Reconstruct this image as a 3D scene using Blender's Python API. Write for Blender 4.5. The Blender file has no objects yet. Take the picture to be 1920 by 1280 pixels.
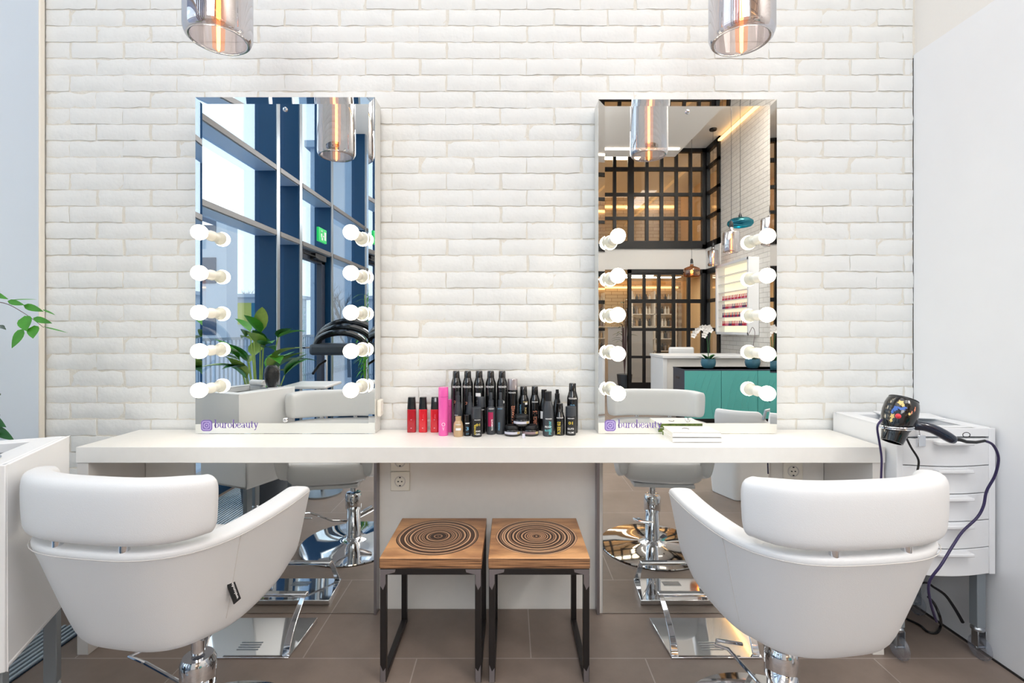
import bpy, bmesh, math, random
from mathutils import Vector, Matrix
R = math.radians
PI = math.pi
rnd = random.Random(11)
SC = bpy.context.scene
C = SC.collection
# camera: focal length 906 px of 1920, vanishing point (957,615), at height 1.2 m, 2.1 m from the brick wall (y = 0)
CY, F, HX, HY, H, MY = -2.10, 906.0, 957.0, 615.0, 1.2, -0.105
TZ = 0.764                                   # counter top height

# ------------------------------------------------------------------ materials
def lin(c):
    o = []
    for v in c:
        v = v / 255.0
        o.append(v / 12.92 if v <= 0.04045 else ((v + 0.055) / 1.055) ** 2.4)
    return (o[0], o[1], o[2], 1.0)

def mat(name, rgb, rough=0.5, metal=0.0, spec=0.5, coat=0.0, emis=None, strength=0.0, bump=0.0, bscale=60.0, var=0.0, vscale=6.0, alpha=1.0, trans=0.0, sss=0.0):
    m = bpy.data.materials.new(name); m.use_nodes = True
    nt = m.node_tree; p = nt.nodes['Principled BSDF']
    p.inputs['Base Color'].default_value = lin(rgb)
    p.inputs['Roughness'].default_value = rough
    p.inputs['Metallic'].default_value = metal
    p.inputs['Specular IOR Level'].default_value = spec
    p.inputs['Coat Weight'].default_value = coat
    p.inputs['Alpha'].default_value = alpha
    p.inputs['Transmission Weight'].default_value = trans
    if emis:
        p.inputs['Emission Color'].default_value = lin(emis)
        p.inputs['Emission Strength'].default_value = strength
    tc = nt.nodes.new('ShaderNodeTexCoord')
    if var > 0:
        n = nt.nodes.new('ShaderNodeTexNoise'); n.inputs['Scale'].default_value = vscale; n.inputs['Detail'].default_value = 5
        nt.links.new(tc.outputs['Object'], n.inputs['Vector'])
        mr = nt.nodes.new('ShaderNodeMapRange'); mr.inputs['From Min'].default_value = .3; mr.inputs['From Max'].default_value = .7
        mr.inputs['To Min'].default_value = 1 - var; mr.inputs['To Max'].default_value = 1 + var
        nt.links.new(n.outputs['Fac'], mr.inputs['Value'])
        hs = nt.nodes.new('ShaderNodeHueSaturation'); hs.inputs['Color'].default_value = lin(rgb)
        nt.links.new(mr.outputs['Result'], hs.inputs['Value'])
        nt.links.new(hs.outputs['Color'], p.inputs['Base Color'])
    if bump > 0:
        n = nt.nodes.new('ShaderNodeTexNoise'); n.inputs['Scale'].default_value = bscale; n.inputs['Detail'].default_value = 4
        nt.links.new(tc.outputs['Object'], n.inputs['Vector'])
        b = nt.nodes.new('ShaderNodeBump'); b.inputs['Strength'].default_value = bump; b.inputs['Distance'].default_value = .004
        nt.links.new(n.outputs['Fac'], b.inputs['Height']); nt.links.new(b.outputs['Normal'], p.inputs['Normal'])
    return m

def mat_glass(name, tint, base=0.06, edge=0.5, rough=0.0, gl=(255, 255, 255), blend=.3):
    m = bpy.data.materials.new(name); m.use_nodes = True; nt = m.node_tree
    nt.nodes.remove(nt.nodes['Principled BSDF']); out = nt.nodes['Material Output']
    t = nt.nodes.new('ShaderNodeBsdfTransparent'); t.inputs['Color'].default_value = lin(tint)
    g = nt.nodes.new('ShaderNodeBsdfGlossy'); g.inputs['Color'].default_value = lin(gl); g.inputs['Roughness'].default_value = rough
    lw = nt.nodes.new('ShaderNodeLayerWeight'); lw.inputs['Blend'].default_value = blend
    mr = nt.nodes.new('ShaderNodeMapRange'); mr.inputs['To Min'].default_value = base; mr.inputs['To Max'].default_value = edge
    nt.links.new(lw.outputs['Facing'], mr.inputs['Value'])
    mx = nt.nodes.new('ShaderNodeMixShader')
    nt.links.new(mr.outputs['Result'], mx.inputs['Fac']); nt.links.new(t.outputs[0], mx.inputs[1]); nt.links.new(g.outputs[0], mx.inputs[2])
    nt.links.new(mx.outputs[0], out.inputs['Surface'])
    return m

def mat_brick(name, c1, c2, mortar, scale, axis, bw=.2332, rh=.071, rough=.7, bump=.6):
    """painted brickwork drawn in the shader, for walls seen only in the mirrors; axis = the wall's horizontal world axis"""
    m = bpy.data.materials.new(name); m.use_nodes = True; nt = m.node_tree; p = nt.nodes['Principled BSDF']
    tc = nt.nodes.new('ShaderNodeTexCoord'); sp = nt.nodes.new('ShaderNodeSeparateXYZ'); cb = nt.nodes.new('ShaderNodeCombineXYZ')
    nt.links.new(tc.outputs['Object'], sp.inputs[0]); nt.links.new(sp.outputs[axis], cb.inputs['X']); nt.links.new(sp.outputs['Z'], cb.inputs['Y'])
    b = nt.nodes.new('ShaderNodeTexBrick'); b.inputs['Scale'].default_value = 1.0
    b.inputs['Brick Width'].default_value = bw; b.inputs['Row Height'].default_value = rh; b.inputs['Mortar Size'].default_value = .006
    b.inputs['Mortar Smooth'].default_value = .4
    b.inputs['Color1'].default_value = lin(c1); b.inputs['Color2'].default_value = lin(c2); b.inputs['Mortar'].default_value = lin(mortar)
    nt.links.new(cb.outputs[0], b.inputs['Vector']); nt.links.new(b.outputs['Color'], p.inputs['Base Color'])
    inv = nt.nodes.new('ShaderNodeMath'); inv.operation = 'SUBTRACT'; inv.inputs[0].default_value = 1
    nt.links.new(b.outputs['Fac'], inv.inputs[1])
    n = nt.nodes.new('ShaderNodeTexNoise'); n.inputs['Scale'].default_value = 14; n.inputs['Detail'].default_value = 5
    nt.links.new(tc.outputs['Object'], n.inputs['Vector'])
    ad = nt.nodes.new('ShaderNodeMath'); ad.operation = 'ADD'
    nt.links.new(inv.outputs[0], ad.inputs[0]); nt.links.new(n.outputs['Fac'], ad.inputs[1])
    bp = nt.nodes.new('ShaderNodeBump'); bp.inputs['Strength'].default_value = bump; bp.inputs['Distance'].default_value = .012
    nt.links.new(ad.outputs[0], bp.inputs['Height']); nt.links.new(bp.outputs['Normal'], p.inputs['Normal'])
    p.inputs['Roughness'].default_value = rough
    return m

def mat_floor(name):
    m = bpy.data.materials.new(name); m.use_nodes = True; nt = m.node_tree; p = nt.nodes['Principled BSDF']
    tc = nt.nodes.new('ShaderNodeTexCoord'); mp = nt.nodes.new('ShaderNodeMapping')
    mp.inputs['Location'].default_value = (.34, .343, 0)
    nt.links.new(tc.outputs['Object'], mp.inputs['Vector'])
    b = nt.nodes.new('ShaderNodeTexBrick'); b.inputs['Scale'].default_value = 1.0
    b.inputs['Brick Width'].default_value = .83; b.inputs['Row Height'].default_value = .42; b.inputs['Mortar Size'].default_value = .0022
    b.inputs['Mortar Smooth'].default_value = .1
    b.inputs['Color1'].default_value = lin((128, 114, 105)); b.inputs['Color2'].default_value = lin((138, 123, 113)); b.inputs['Mortar'].default_value = lin((164, 152, 144))
    nt.links.new(mp.outputs[0], b.inputs['Vector'])
    n = nt.nodes.new('ShaderNodeTexNoise'); n.inputs['Scale'].default_value = 3.2; n.inputs['Detail'].default_value = 9; n.inputs['Roughness'].default_value = .65
    nt.links.new(tc.outputs['Object'], n.inputs['Vector'])
    mr = nt.nodes.new('ShaderNodeMapRange'); mr.inputs['From Min'].default_value = .3; mr.inputs['From Max'].default_value = .7
    mr.inputs['To Min'].default_value = .78; mr.inputs['To Max'].default_value = 1.2
    nt.links.new(n.outputs['Fac'], mr.inputs['Value'])
    hs = nt.nodes.new('ShaderNodeHueSaturation'); nt.links.new(b.outputs['Color'], hs.inputs['Color']); nt.links.new(mr.outputs[0], hs.inputs['Value'])
    nt.links.new(hs.outputs['Color'], p.inputs['Base Color'])
    mr2 = nt.nodes.new('ShaderNodeMapRange'); mr2.inputs['To Min'].default_value = .28; mr2.inputs['To Max'].default_value = .5
    nt.links.new(n.outputs['Fac'], mr2.inputs['Value']); nt.links.new(mr2.outputs[0], p.inputs['Roughness'])
    bp = nt.nodes.new('ShaderNodeBump'); bp.inputs['Strength'].default_value = .12; bp.inputs['Distance'].default_value = .003
    nt.links.new(n.outputs['Fac'], bp.inputs['Height']); nt.links.new(bp.outputs['Normal'], p.inputs['Normal'])
    return m

def mat_stool(name, seed, centre_dark):
    """charred plywood with a turned disc of growth rings on the top face"""
    m = bpy.data.materials.new(name); m.use_nodes = True; nt = m.node_tree; p = nt.nodes['Principled BSDF']
    N = nt.nodes.new; L = nt.links.new
    tc = N('ShaderNodeTexCoord')
    nz = N('ShaderNodeTexNoise'); nz.inputs['Scale'].default_value = 7; nz.inputs['Detail'].default_value = 3; nz.noise_dimensions = '4D'; nz.inputs['W'].default_value = seed
    L(tc.outputs['Object'], nz.inputs['Vector'])
    sp = N('ShaderNodeSeparateXYZ'); L(tc.outputs['Object'], sp.inputs[0])
    cb = N('ShaderNodeCombineXYZ'); L(sp.outputs['X'], cb.inputs['X']); L(sp.outputs['Y'], cb.inputs['Y'])
    ln = N('ShaderNodeVectorMath'); ln.operation = 'LENGTH'; L(cb.outputs[0], ln.inputs[0])
    ad = N('ShaderNodeMath'); ad.operation = 'MULTIPLY_ADD'; ad.inputs[1].default_value = .012; L(nz.outputs['Fac'], ad.inputs[0]); L(ln.outputs['Value'], ad.inputs[2])
    rn = N('ShaderNodeTexNoise'); rn.noise_dimensions = '1D'; rn.inputs['Scale'].default_value = 150; rn.inputs['Detail'].default_value = 2
    sh = N('ShaderNodeMath'); sh.operation = 'ADD'; sh.inputs[1].default_value = seed * 3.7; L(ad.outputs[0], sh.inputs[0]); L(sh.outputs[0], rn.inputs['W'])
    cr = N('ShaderNodeValToRGB'); e = cr.color_ramp.elements
    e[0].position = .42; e[0].color = lin((58, 42, 36)); e[1].position = .58; e[1].color = lin((226, 182, 142))
    x = cr.color_ramp.elements.new(.52); x.color = lin((104, 72, 54))
    L(rn.outputs['Fac'], cr.inputs['Fac'])
    # darkening over the disc, a paler or darker heart
    dr = N('ShaderNodeValToRGB'); d = dr.color_ramp.elements
    d[0].position = 0; d[0].color = (.42, .38, .36, 1) if centre_dark else (1.25, 1.2, 1.15, 1)
    d[1].position = 1; d[1].color = (1, 1, 1, 1); q = dr.color_ramp.elements.new(.45); q.color = (.85, .83, .82, 1)
    sc = N('ShaderNodeMath'); sc.operation = 'DIVIDE'; sc.inputs[1].default_value = .158; L(ln.outputs['Value'], sc.inputs[0]); L(sc.outputs[0], dr.inputs['Fac'])
    mu = N('ShaderNodeMix'); mu.data_type = 'RGBA'; mu.blend_type = 'MULTIPLY'; mu.inputs['Factor'].default_value = 1
    L(cr.outputs['Color'], mu.inputs[6]); L(dr.outputs['Color'], mu.inputs[7])
    # plywood field
    n2 = N('ShaderNodeTexNoise'); n2.inputs['Scale'].default_value = 5; n2.inputs['Detail'].default_value = 6; n2.noise_dimensions = '4D'; n2.inputs['W'].default_value = seed + 4
    mp = N('ShaderNodeMapping'); mp.inputs['Scale'].default_value = (1, 3.2, 1); L(tc.outputs['Object'], mp.inputs[0]); L(mp.outputs[0], n2.inputs['Vector'])
    wr = N('ShaderNodeValToRGB'); w = wr.color_ramp.elements
    w[0].position = .3; w[0].color = lin((140, 94, 66)); w[1].position = .6; w[1].color = lin((228, 172, 120)); L(n2.outputs['Fac'], wr.inputs['Fac'])
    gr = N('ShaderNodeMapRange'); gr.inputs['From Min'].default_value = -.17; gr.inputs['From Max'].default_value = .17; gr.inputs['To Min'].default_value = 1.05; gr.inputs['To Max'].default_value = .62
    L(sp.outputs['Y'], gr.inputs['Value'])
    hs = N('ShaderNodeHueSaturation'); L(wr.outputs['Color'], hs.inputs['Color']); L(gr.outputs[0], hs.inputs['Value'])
    st = N('ShaderNodeMath'); st.operation = 'LESS_THAN'; st.inputs[1].default_value = .158; L(ad.outputs[0], st.inputs[0])
    mt = N('ShaderNodeMix'); mt.data_type = 'RGBA'; L(st.outputs[0], mt.inputs['Factor']); L(hs.outputs['Color'], mt.inputs[6]); L(mu.outputs[2], mt.inputs[7])
    # ply layers on the edges
    geo = N('ShaderNodeNewGeometry'); gs = N('ShaderNodeSeparateXYZ'); L(tc.outputs['Normal'], gs.inputs[0])
    up = N('ShaderNodeMath'); up.operation = 'GREATER_THAN'; up.inputs[1].default_value = .5; L(gs.outputs['Z'], up.inputs[0])
    pn = N('ShaderNodeTexNoise'); pn.inputs['Scale'].default_value = 1; pn.inputs['Detail'].default_value = 3
    mp2 = N('ShaderNodeMapping'); mp2.inputs['Scale'].default_value = (5, 5, 260); L(tc.outputs['Object'], mp2.inputs[0]); L(mp2.outputs[0], pn.inputs['Vector'])
    er = N('ShaderNodeValToRGB'); ee = er.color_ramp.elements; ee[0].position = .38; ee[0].color = lin((70, 46, 34)); ee[1].position = .6; ee[1].color = lin((190, 140, 98)); L(pn.outputs['Fac'], er.inputs['Fac'])
    mf = N('ShaderNodeMix'); mf.data_type = 'RGBA'; L(up.outputs[0], mf.inputs['Factor']); L(er.outputs['Color'], mf.inputs[6]); L(mt.outputs[2], mf.inputs[7])
    L(mf.outputs[2], p.inputs['Base Color']); p.inputs['Roughness'].default_value = .42
    bp = N('ShaderNodeBump'); bp.inputs['Strength'].default_value = .35; bp.inputs['Distance'].default_value = .002; L(rn.outputs['Fac'], bp.inputs['Height']); L(bp.outputs['Normal'], p.inputs['Normal'])
    return m

M = {}
M['paint'] = mat('brick_paint', (233, 234, 232), .65, bump=.5, bscale=42, var=.02, vscale=9)
M['grout'] = mat('brick_grout', (226, 222, 212), .8, bump=.6, bscale=80)
M['plaster'] = mat('plaster', (238, 235, 230), .75, bump=.15, bscale=120)
M['bluelit_plaster'] = mat('bluelit_plaster', (212, 226, 242), .7)  # white wall; the blue of the window light is put into its colour
M['cream'] = mat('cream_strip', (244, 238, 226), .7)
M['panel'] = mat('white_lacquer', (240, 241, 243), .38, var=.01)
M['counter'] = mat('counter_laminate', (240, 238, 233), .35, var=.012, vscale=30)
M['edge'] = mat('laminate_edge', (226, 222, 217), .4)
M['dark_gap'] = mat('dark_gap', (40, 36, 34), .8)
M['leather'] = mat('white_leatherette', (229, 230, 232), .42, bump=.12, bscale=500)
M['seam'] = mat('seam_thread', (212, 209, 206), .8)
M['chrome'] = mat('chrome', (226, 228, 232), .045, metal=1)
M['satin'] = mat('satin_steel', (178, 184, 190), .3, metal=1)
M['greymetal'] = mat('grey_painted_metal', (142, 150, 156), .4, metal=.3)
M['mirror'] = mat('mirror_silvering', (240, 242, 240), .0, metal=1)
M['mirror_side'] = mat('mirror_case', (226, 225, 220), .3, metal=.25)
M['ceramic'] = mat('white_ceramic', (246, 242, 230), .3)
M['bulb'] = mat('bulb_glow', (255, 250, 238), .3, emis=(255, 240, 212), strength=13)
M['warm'] = mat('warm_strip', (255, 220, 160), .5, emis=(255, 204, 140), strength=3.2)
M['coolstrip'] = mat('white_strip', (255, 250, 240), .5, emis=(255, 236, 214), strength=5)
def mat_softglow(name, tint, col, fac, strength):
    m = bpy.data.materials.new(name); m.use_nodes = True; nt = m.node_tree
    nt.nodes.remove(nt.nodes['Principled BSDF']); out = nt.nodes['Material Output']
    t = nt.nodes.new('ShaderNodeBsdfTransparent'); t.inputs['Color'].default_value = lin(tint)
    e = nt.nodes.new('ShaderNodeEmission'); e.inputs['Color'].default_value = lin(col); e.inputs['Strength'].default_value = strength
    mx = nt.nodes.new('ShaderNodeMixShader'); mx.inputs['Fac'].default_value = fac
    nt.links.new(t.outputs[0], mx.inputs[1]); nt.links.new(e.outputs[0], mx.inputs[2]); nt.links.new(mx.outputs[0], out.inputs['Surface'])
    return m
M['softglow'] = mat_softglow('glowing_tube_glass', (255, 226, 200), (255, 176, 122), .3, 2.2)
M['filament'] = mat('filament', (255, 200, 140), .5, emis=(255, 168, 92), strength=30)
M['black_gloss'] = mat('black_gloss', (14, 14, 16), .12, spec=.6, coat=.4)
M['black_satin'] = mat('black_satin', (26, 27, 30), .38)
M['grey_satin'] = mat('charcoal_satin', (58, 62, 68), .35)
M['steel_bare'] = mat('scuffed_steel', (150, 146, 150), .32, metal=.8)
M['black_frame'] = mat('black_painted_steel', (26, 22, 22), .4)
M['white_txt'] = mat('white_print', (240, 240, 240), .5)
M['gold_txt'] = mat('yellow_print', (226, 200, 70), .5)
M['copper_txt'] = mat('copper_print', (214, 140, 112), .5)
M['blue_txt'] = mat('blue_print', (110, 170, 205), .5)
M['teal_txt'] = mat('teal_print', (110, 205, 210), .5)
M['khaki_txt'] = mat('khaki_print', (196, 176, 120), .5)
M['magenta'] = mat('magenta_print', (176, 30, 84), .5)
M['mauve'] = mat('smoked_cap', (168, 160, 162), .12, metal=.45, coat=.5)
M['red'] = mat('red_glass', (214, 22, 40), .2, coat=.5)
M['dark_red'] = mat('deep_red_glass', (170, 14, 32), .2, coat=.5)
M['pink'] = mat('pink_metal', (240, 96, 178), .25, coat=.4)
M['pink_pale'] = mat('pink_print', (250, 205, 226), .4)
M['gold_liquid'] = mat('beige_liquid', (190, 160, 122), .22, coat=.4)
M['purple'] = mat('purple_vinyl', (126, 104, 180), .45)
M['lilac'] = mat('lilac_vinyl', (196, 184, 226), .45)
M['leaf'] = mat('leaf_green', (70, 146, 44), .38, var=.25, vscale=18)
M['leaf_dark'] = mat('leaf_dark', (34, 96, 40), .32, var=.3, vscale=14)
M['leaf_pale'] = mat('leaf_pale', (150, 178, 92), .4, var=.2, vscale=16)
M['twig'] = mat('twig', (108, 88, 92), .7)
M['pot_white'] = mat('white_pot', (226, 226, 224), .4)
M['pot_dark'] = mat('dark_pot', (66, 74, 84), .35)
M['soil'] = mat('soil', (60, 46, 38), .9)
M['petal'] = mat('petal', (252, 250, 248), .5)
M['pot_blue'] = mat('blue_pot', (72, 122, 144), .3, var=.12, vscale=20)
M['fin'] = mat('navy_frame', (14, 62, 98), .4, spec=.3)
M['transom'] = mat('transom_grey', (120, 116, 116), .4)
M['skylit_under'] = mat('skylit_underside', (176, 200, 226), .25)  # pale blue paints in the sky light reflected under the transoms
M['glass'] = mat_glass('window_glass', (245, 250, 252), .03, .5)
M['tealf'] = mat('teal_lacquer', (84, 176, 172), .28, coat=.3)
M['navy'] = mat('dark_slate', (52, 60, 76), .4)
M['grille'] = mat('black_lattice', (16, 15, 18), .45)
M['interior_glass'] = mat_glass('lattice_glass', (250, 248, 244), .03, .35)
M['smoke'] = mat_glass('smoked_mirror_glass', (222, 206, 196), .5, .97, .02, (226, 228, 234), blend=.45)
M['amber'] = mat_glass('amber_glass', (214, 160, 110), .16, .6, .0, (236, 214, 196))
M['teal_glass'] = mat_glass('teal_glass', (40, 160, 186), .14, .6, .0, (120, 214, 228))
M['warm_room'] = mat('warm_plaster', (240, 214, 176), .7)
M['snow'] = mat('snow_ground', (158, 168, 184), .8)
M['bldg'] = mat('white_render', (206, 212, 220), .7)
M['bldg_grey'] = mat('grey_render', (158, 176, 196), .7)
M['bldg_win'] = mat('dark_window', (52, 76, 106), .3)
M['bark'] = mat('bark', (92, 98, 108), .8)
M['railing'] = mat('railing_paint', (140, 156, 172), .4)
M['green_sign'] = mat('green_sign', (20, 160, 80), .4, emis=(30, 190, 96), strength=.9)
M['clearwheel'] = mat_glass('clear_wheel', (240, 242, 246), .12, .5, .35, (235, 240, 248))
M['cable'] = mat('purple_cable', (44, 34, 78), .4)
M['cable_black'] = mat('black_cable', (14, 14, 18), .4)
M['dryer_blue'] = mat('navy_gloss', (14, 26, 48), .12, coat=.6)
M['red_plastic'] = mat('red_button', (226, 60, 70), .35)
M['bluefig'] = mat('blue_print_bright', (70, 110, 190), .4)
M['ivoryfig'] = mat('ivory_print', (226, 200, 130), .4)
M['paper'] = mat('page_edges', (236, 234, 226), .7)
M['book_white'] = mat('book_cover', (246, 245, 242), .35)
M['green_spine'] = mat('green_cover', (112, 132, 62), .5, var=.6, vscale=60)
M['slat_a'] = mat('grille_slat', (176, 192, 204), .4)
M['slat_b'] = mat('grille_trough', (18, 44, 66), .6)
M['tray_grey'] = mat('tray_grey', (120, 130, 142), .5)
M['floor'] = mat_floor('floor_tile')
M['brick_side'] = mat_brick('painted_brick_side', (236, 230, 222), (228, 222, 214), (206, 198, 190), 1, 'Y')
M['brick_warm'] = mat_brick('warm_brick', (222, 204, 174), (206, 186, 156), (160, 134, 102), 1, 'X', rh=.085, bw=.3)
M['nail_a'] = mat('nail_red', (190, 40, 72), .2)
M['nail_b'] = mat('nail_pink', (214, 120, 150), .2)
M['nail_c'] = mat('nail_plum', (96, 60, 110), .2)
M['back_light'] = mat('backlit_board', (255, 244, 214), .5, emis=(255, 240, 208), strength=.9)
M['vase'] = mat('black_mosaic', (38, 40, 42), .15, metal=.4, bump=1.0, bscale=90)

# ------------------------------------------------------------------ mesh helper
class MB:
    def __init__(s): s.v = []; s.f = []; s.T = Matrix.Identity(4)
    def add(s, vs, fs):
        b = len(s.v); s.v += [tuple(s.T @ Vector(q)) for q in vs]; s.f += [tuple(b + i for i in q) for q in fs]; return s
    def box(s, x0, x1, y0, y1, z0, z1):
        return s.add([(x0, y0, z0), (x1, y0, z0), (x1, y1, z0), (x0, y1, z0), (x0, y0, z1), (x1, y0, z1), (x1, y1, z1), (x0, y1, z1)],
                     [(0, 3, 2, 1), (4, 5, 6, 7), (0, 1, 5, 4), (1, 2, 6, 5), (2, 3, 7, 6), (3, 0, 4, 7)])
    def prism(s, pts, z0, z1):
        n = len(pts)
        return s.add([(x, y, z0) for x, y in pts] + [(x, y, z1) for x, y in pts],
                     [tuple(range(n - 1, -1, -1)), tuple(range(n, 2 * n))] + [(i, (i + 1) % n, n + (i + 1) % n, n + i) for i in range(n)])
    def loft(s, rings, closed=True, caps=True):
        n = len(rings[0]); vs = [p for r in rings for p in r]; fs = []
        for k in range(len(rings) - 1):
            for i in range(n if closed else n - 1):
                j = (i + 1) % n
                fs.append((k * n + i, k * n + j, (k + 1) * n + j, (k + 1) * n + i))
        if caps:
            fs.append(tuple(range(n - 1, -1, -1))); fs.append(tuple((len(rings) - 1) * n + i for i in range(n)))
        return s.add(vs, fs)
    def cyl(s, p0, p1, r0, r1=None, n=20):
        p0 = Vector(p0); p1 = Vector(p1); r1 = r0 if r1 is None else r1
        q = (p1 - p0).normalized().to_track_quat('Z', 'Y')
        rg = []
        for p, r in ((p0, r0), (p1, r1)):
            rg.append([tuple(p + q @ Vector((r * math.cos(2 * PI * i / n), r * math.sin(2 * PI * i / n), 0))) for i in range(n)])
        return s.loft(rg)
    def lathe(s, prof, c=(0, 0, 0), n=28, caps=True, p1=None):
        rg = []
        q = None
        if p1 is not None: q = (Vector(p1) - Vector(c)).normalized().to_track_quat('Z', 'Y')
        for r, z in prof:
            r = max(r, 1e-5); row = []
            for i in range(n):
                a = Vector((r * math.cos(2 * PI * i / n), r * math.sin(2 * PI * i / n), z))
                if q: a = q @ a
                row.append((c[0] + a[0], c[1] + a[1], c[2] + a[2]))
            rg.append(row)
        return s.loft(rg, caps=caps)
    def sphere(s, c, r, n=20, m=12, sz=1.0):
        return s.lathe([(r * math.sin(PI * k / m), -r * sz * math.cos(PI * k / m)) for k in range(m + 1)], c, n)
    def tube(s, pts, r, n=8, r1=None):
        pts = [Vector(p) for p in pts]; rg = []; up = Vector((0, 0, 1)); N = len(pts)
        t0 = (pts[1] - pts[0]).normalized()
        if abs(t0.dot(up)) > .95: up = Vector((1, 0, 0))
        nn = (up - t0 * up.dot(t0)).normalized()
        for i, p in enumerate(pts):
            t = (pts[min(i + 1, N - 1)] - pts[max(i - 1, 0)]).normalized()
            nn = (nn - t * nn.dot(t)).normalized(); b = t.cross(nn)
            rr = r if r1 is None else r + (r1 - r) * i / (N - 1)
            rg.append([tuple(p + (nn * math.cos(2 * PI * k / n) + b * math.sin(2 * PI * k / n)) * rr) for k in range(n)])
        return s.loft(rg)
    def leaf(s, base, d, L, W, droop=.3, up=(0, 0, 1), fold=.25, seg=6, shape=0.45):
        base = Vector(base); d = Vector(d).normalized(); up = Vector(up)
        side = d.cross(up)
        if side.length < .05: side = d.cross(Vector((1, 0, .3)))
        side.normalize(); nrm = side.cross(d).normalized()
        vs = []; fs = []
        for i in range(seg + 1):
            t = i / seg
            c = base + d * (L * t) - Vector((0, 0, 1)) * (droop * L * t * t)
            w = W * .5 * (math.sin(PI * t ** (shape + .25)) ** .9 if 0 < t < 1 else 0.02)
            vs += [tuple(c - side * w + nrm * w * fold), tuple(c), tuple(c + side * w + nrm * w * fold)]
        for i in range(seg):
            a = i * 3; fs += [(a, a + 1, a + 4, a + 3), (a + 1, a + 2, a + 5, a + 4)]
        return s.add(vs, fs)
    def build(s, name, m, parent=None, bevel=0, bseg=2, smooth=True, sub=0, solid=0, angle=35, loc=None):
        me = bpy.data.meshes.new(name); me.from_pydata(s.v, [], s.f)
        bm = bmesh.new(); bm.from_mesh(me)
        bmesh.ops.remove_doubles(bm, verts=bm.verts, dist=1e-6)
        bmesh.ops.recalc_face_normals(bm, faces=bm.faces); bm.to_mesh(me); bm.free()
        if smooth:
            for p in me.polygons: p.use_smooth = True
            me.set_sharp_from_angle(angle=R(angle))
        me.materials.append(M[m] if isinstance(m, str) else m)
        o = bpy.data.objects.new(name, me); C.objects.link(o)
        if loc: o.location = loc
        if parent: o.parent = parent
        if solid:
            q = o.modifiers.new('s', 'SOLIDIFY'); q.thickness = solid; q.offset = 0
        if bevel:
            q = o.modifiers.new('b', 'BEVEL'); q.width = bevel; q.segments = bseg; q.limit_method = 'ANGLE'; q.angle_limit = R(40); q.harden_normals = False
        if sub:
            q = o.modifiers.new('u', 'SUBSURF'); q.levels = sub; q.render_levels = sub
        return o

def tag(o, label, cat, group=None):
    o['label'] = label; o['category'] = cat
    if group: o['group'] = group
    return o
def thing(name, loc, label, cat, group=None, rz=0):
    o = bpy.data.objects.new(name, None); C.objects.link(o); o.location = loc; o.rotation_euler = (0, 0, rz)
    o.empty_display_size = .1
    return tag(o, label, cat, group)
def struct(o, label=None):
    o['kind'] = 'structure'
    if label: o['label'] = label
    return o
def copy_tree(o, parent=None):
    c = o.copy(); C.objects.link(c); c.parent = parent
    for ch in [k for k in bpy.data.objects if k.parent == o]: copy_tree(ch, c)
    return c

def text_data(body, size=1.0, bold=0.0):
    cu = bpy.data.curves.new('t', 'FONT'); cu.body = body; cu.size = size; cu.align_x = 'CENTER'; cu.align_y = 'CENTER'
    cu.resolution_u = 2; cu.offset = bold
    o = bpy.data.objects.new('t', cu); C.objects.link(o)
    dg = bpy.context.evaluated_depsgraph_get(); me = o.evaluated_get(dg).to_mesh()
    vs = [tuple(v.co) for v in me.vertices]; fs = [tuple(p.vertices) for p in me.polygons]
    o.evaluated_get(dg).to_mesh_clear(); bpy.data.objects.remove(o); bpy.data.curves.remove(cu)
    xs = [v[0] for v in vs]; ys = [v[1] for v in vs]
    cx = (min(xs) + max(xs)) / 2; cy = (min(ys) + max(ys)) / 2
    return [(v[0] - cx, v[1] - cy) for v in vs], fs, max(xs) - min(xs), max(ys) - min(ys)
def wrap_text(mb, body, r, z, width=None, height=None, ang=-90, vertical=False, bold=0.0):
    """flat lettering bent round a bottle of radius r, facing ang degrees"""
    vs, fs, w, h = text_data(body, 1.0, bold)
    if vertical: vs = [(-y, x) for x, y in vs]; w, h = h, w
    sx = (width / w) if width else None; sy = (height / h) if height else None
    sx = sx or sy; sy = sy or sx
    out = []
    for x, y in vs:
        a = R(ang) + x * sx / r
        out.append(((r + .0006) * math.cos(a), (r + .0006) * math.sin(a), z + y * sy))
    mb.add(out, fs)
def wrap_rect(mb, r, z0, z1, w, ang=-90, n=6, off=.0004):
    vs = []; fs = []
    for i in range(n + 1):
        a = R(ang) + (i / n - .5) * w / r
        vs += [((r + off) * math.cos(a), (r + off) * math.sin(a), z0), ((r + off) * math.cos(a), (r + off) * math.sin(a), z1)]
    for i in range(n): fs.append((2 * i, 2 * i + 2, 2 * i + 3, 2 * i + 1))
    mb.add(vs, fs)

# ------------------------------------------------------------------ the room
XL, XR, XW = -2.016, 1.747, -2.10            # brick wall's two ends; window plane
XB, YB, ZS, ZC = 3.61, -7.01, 4.0, 4.5       # far brick wall, back lattice wall, low ceiling, high ceiling

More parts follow.
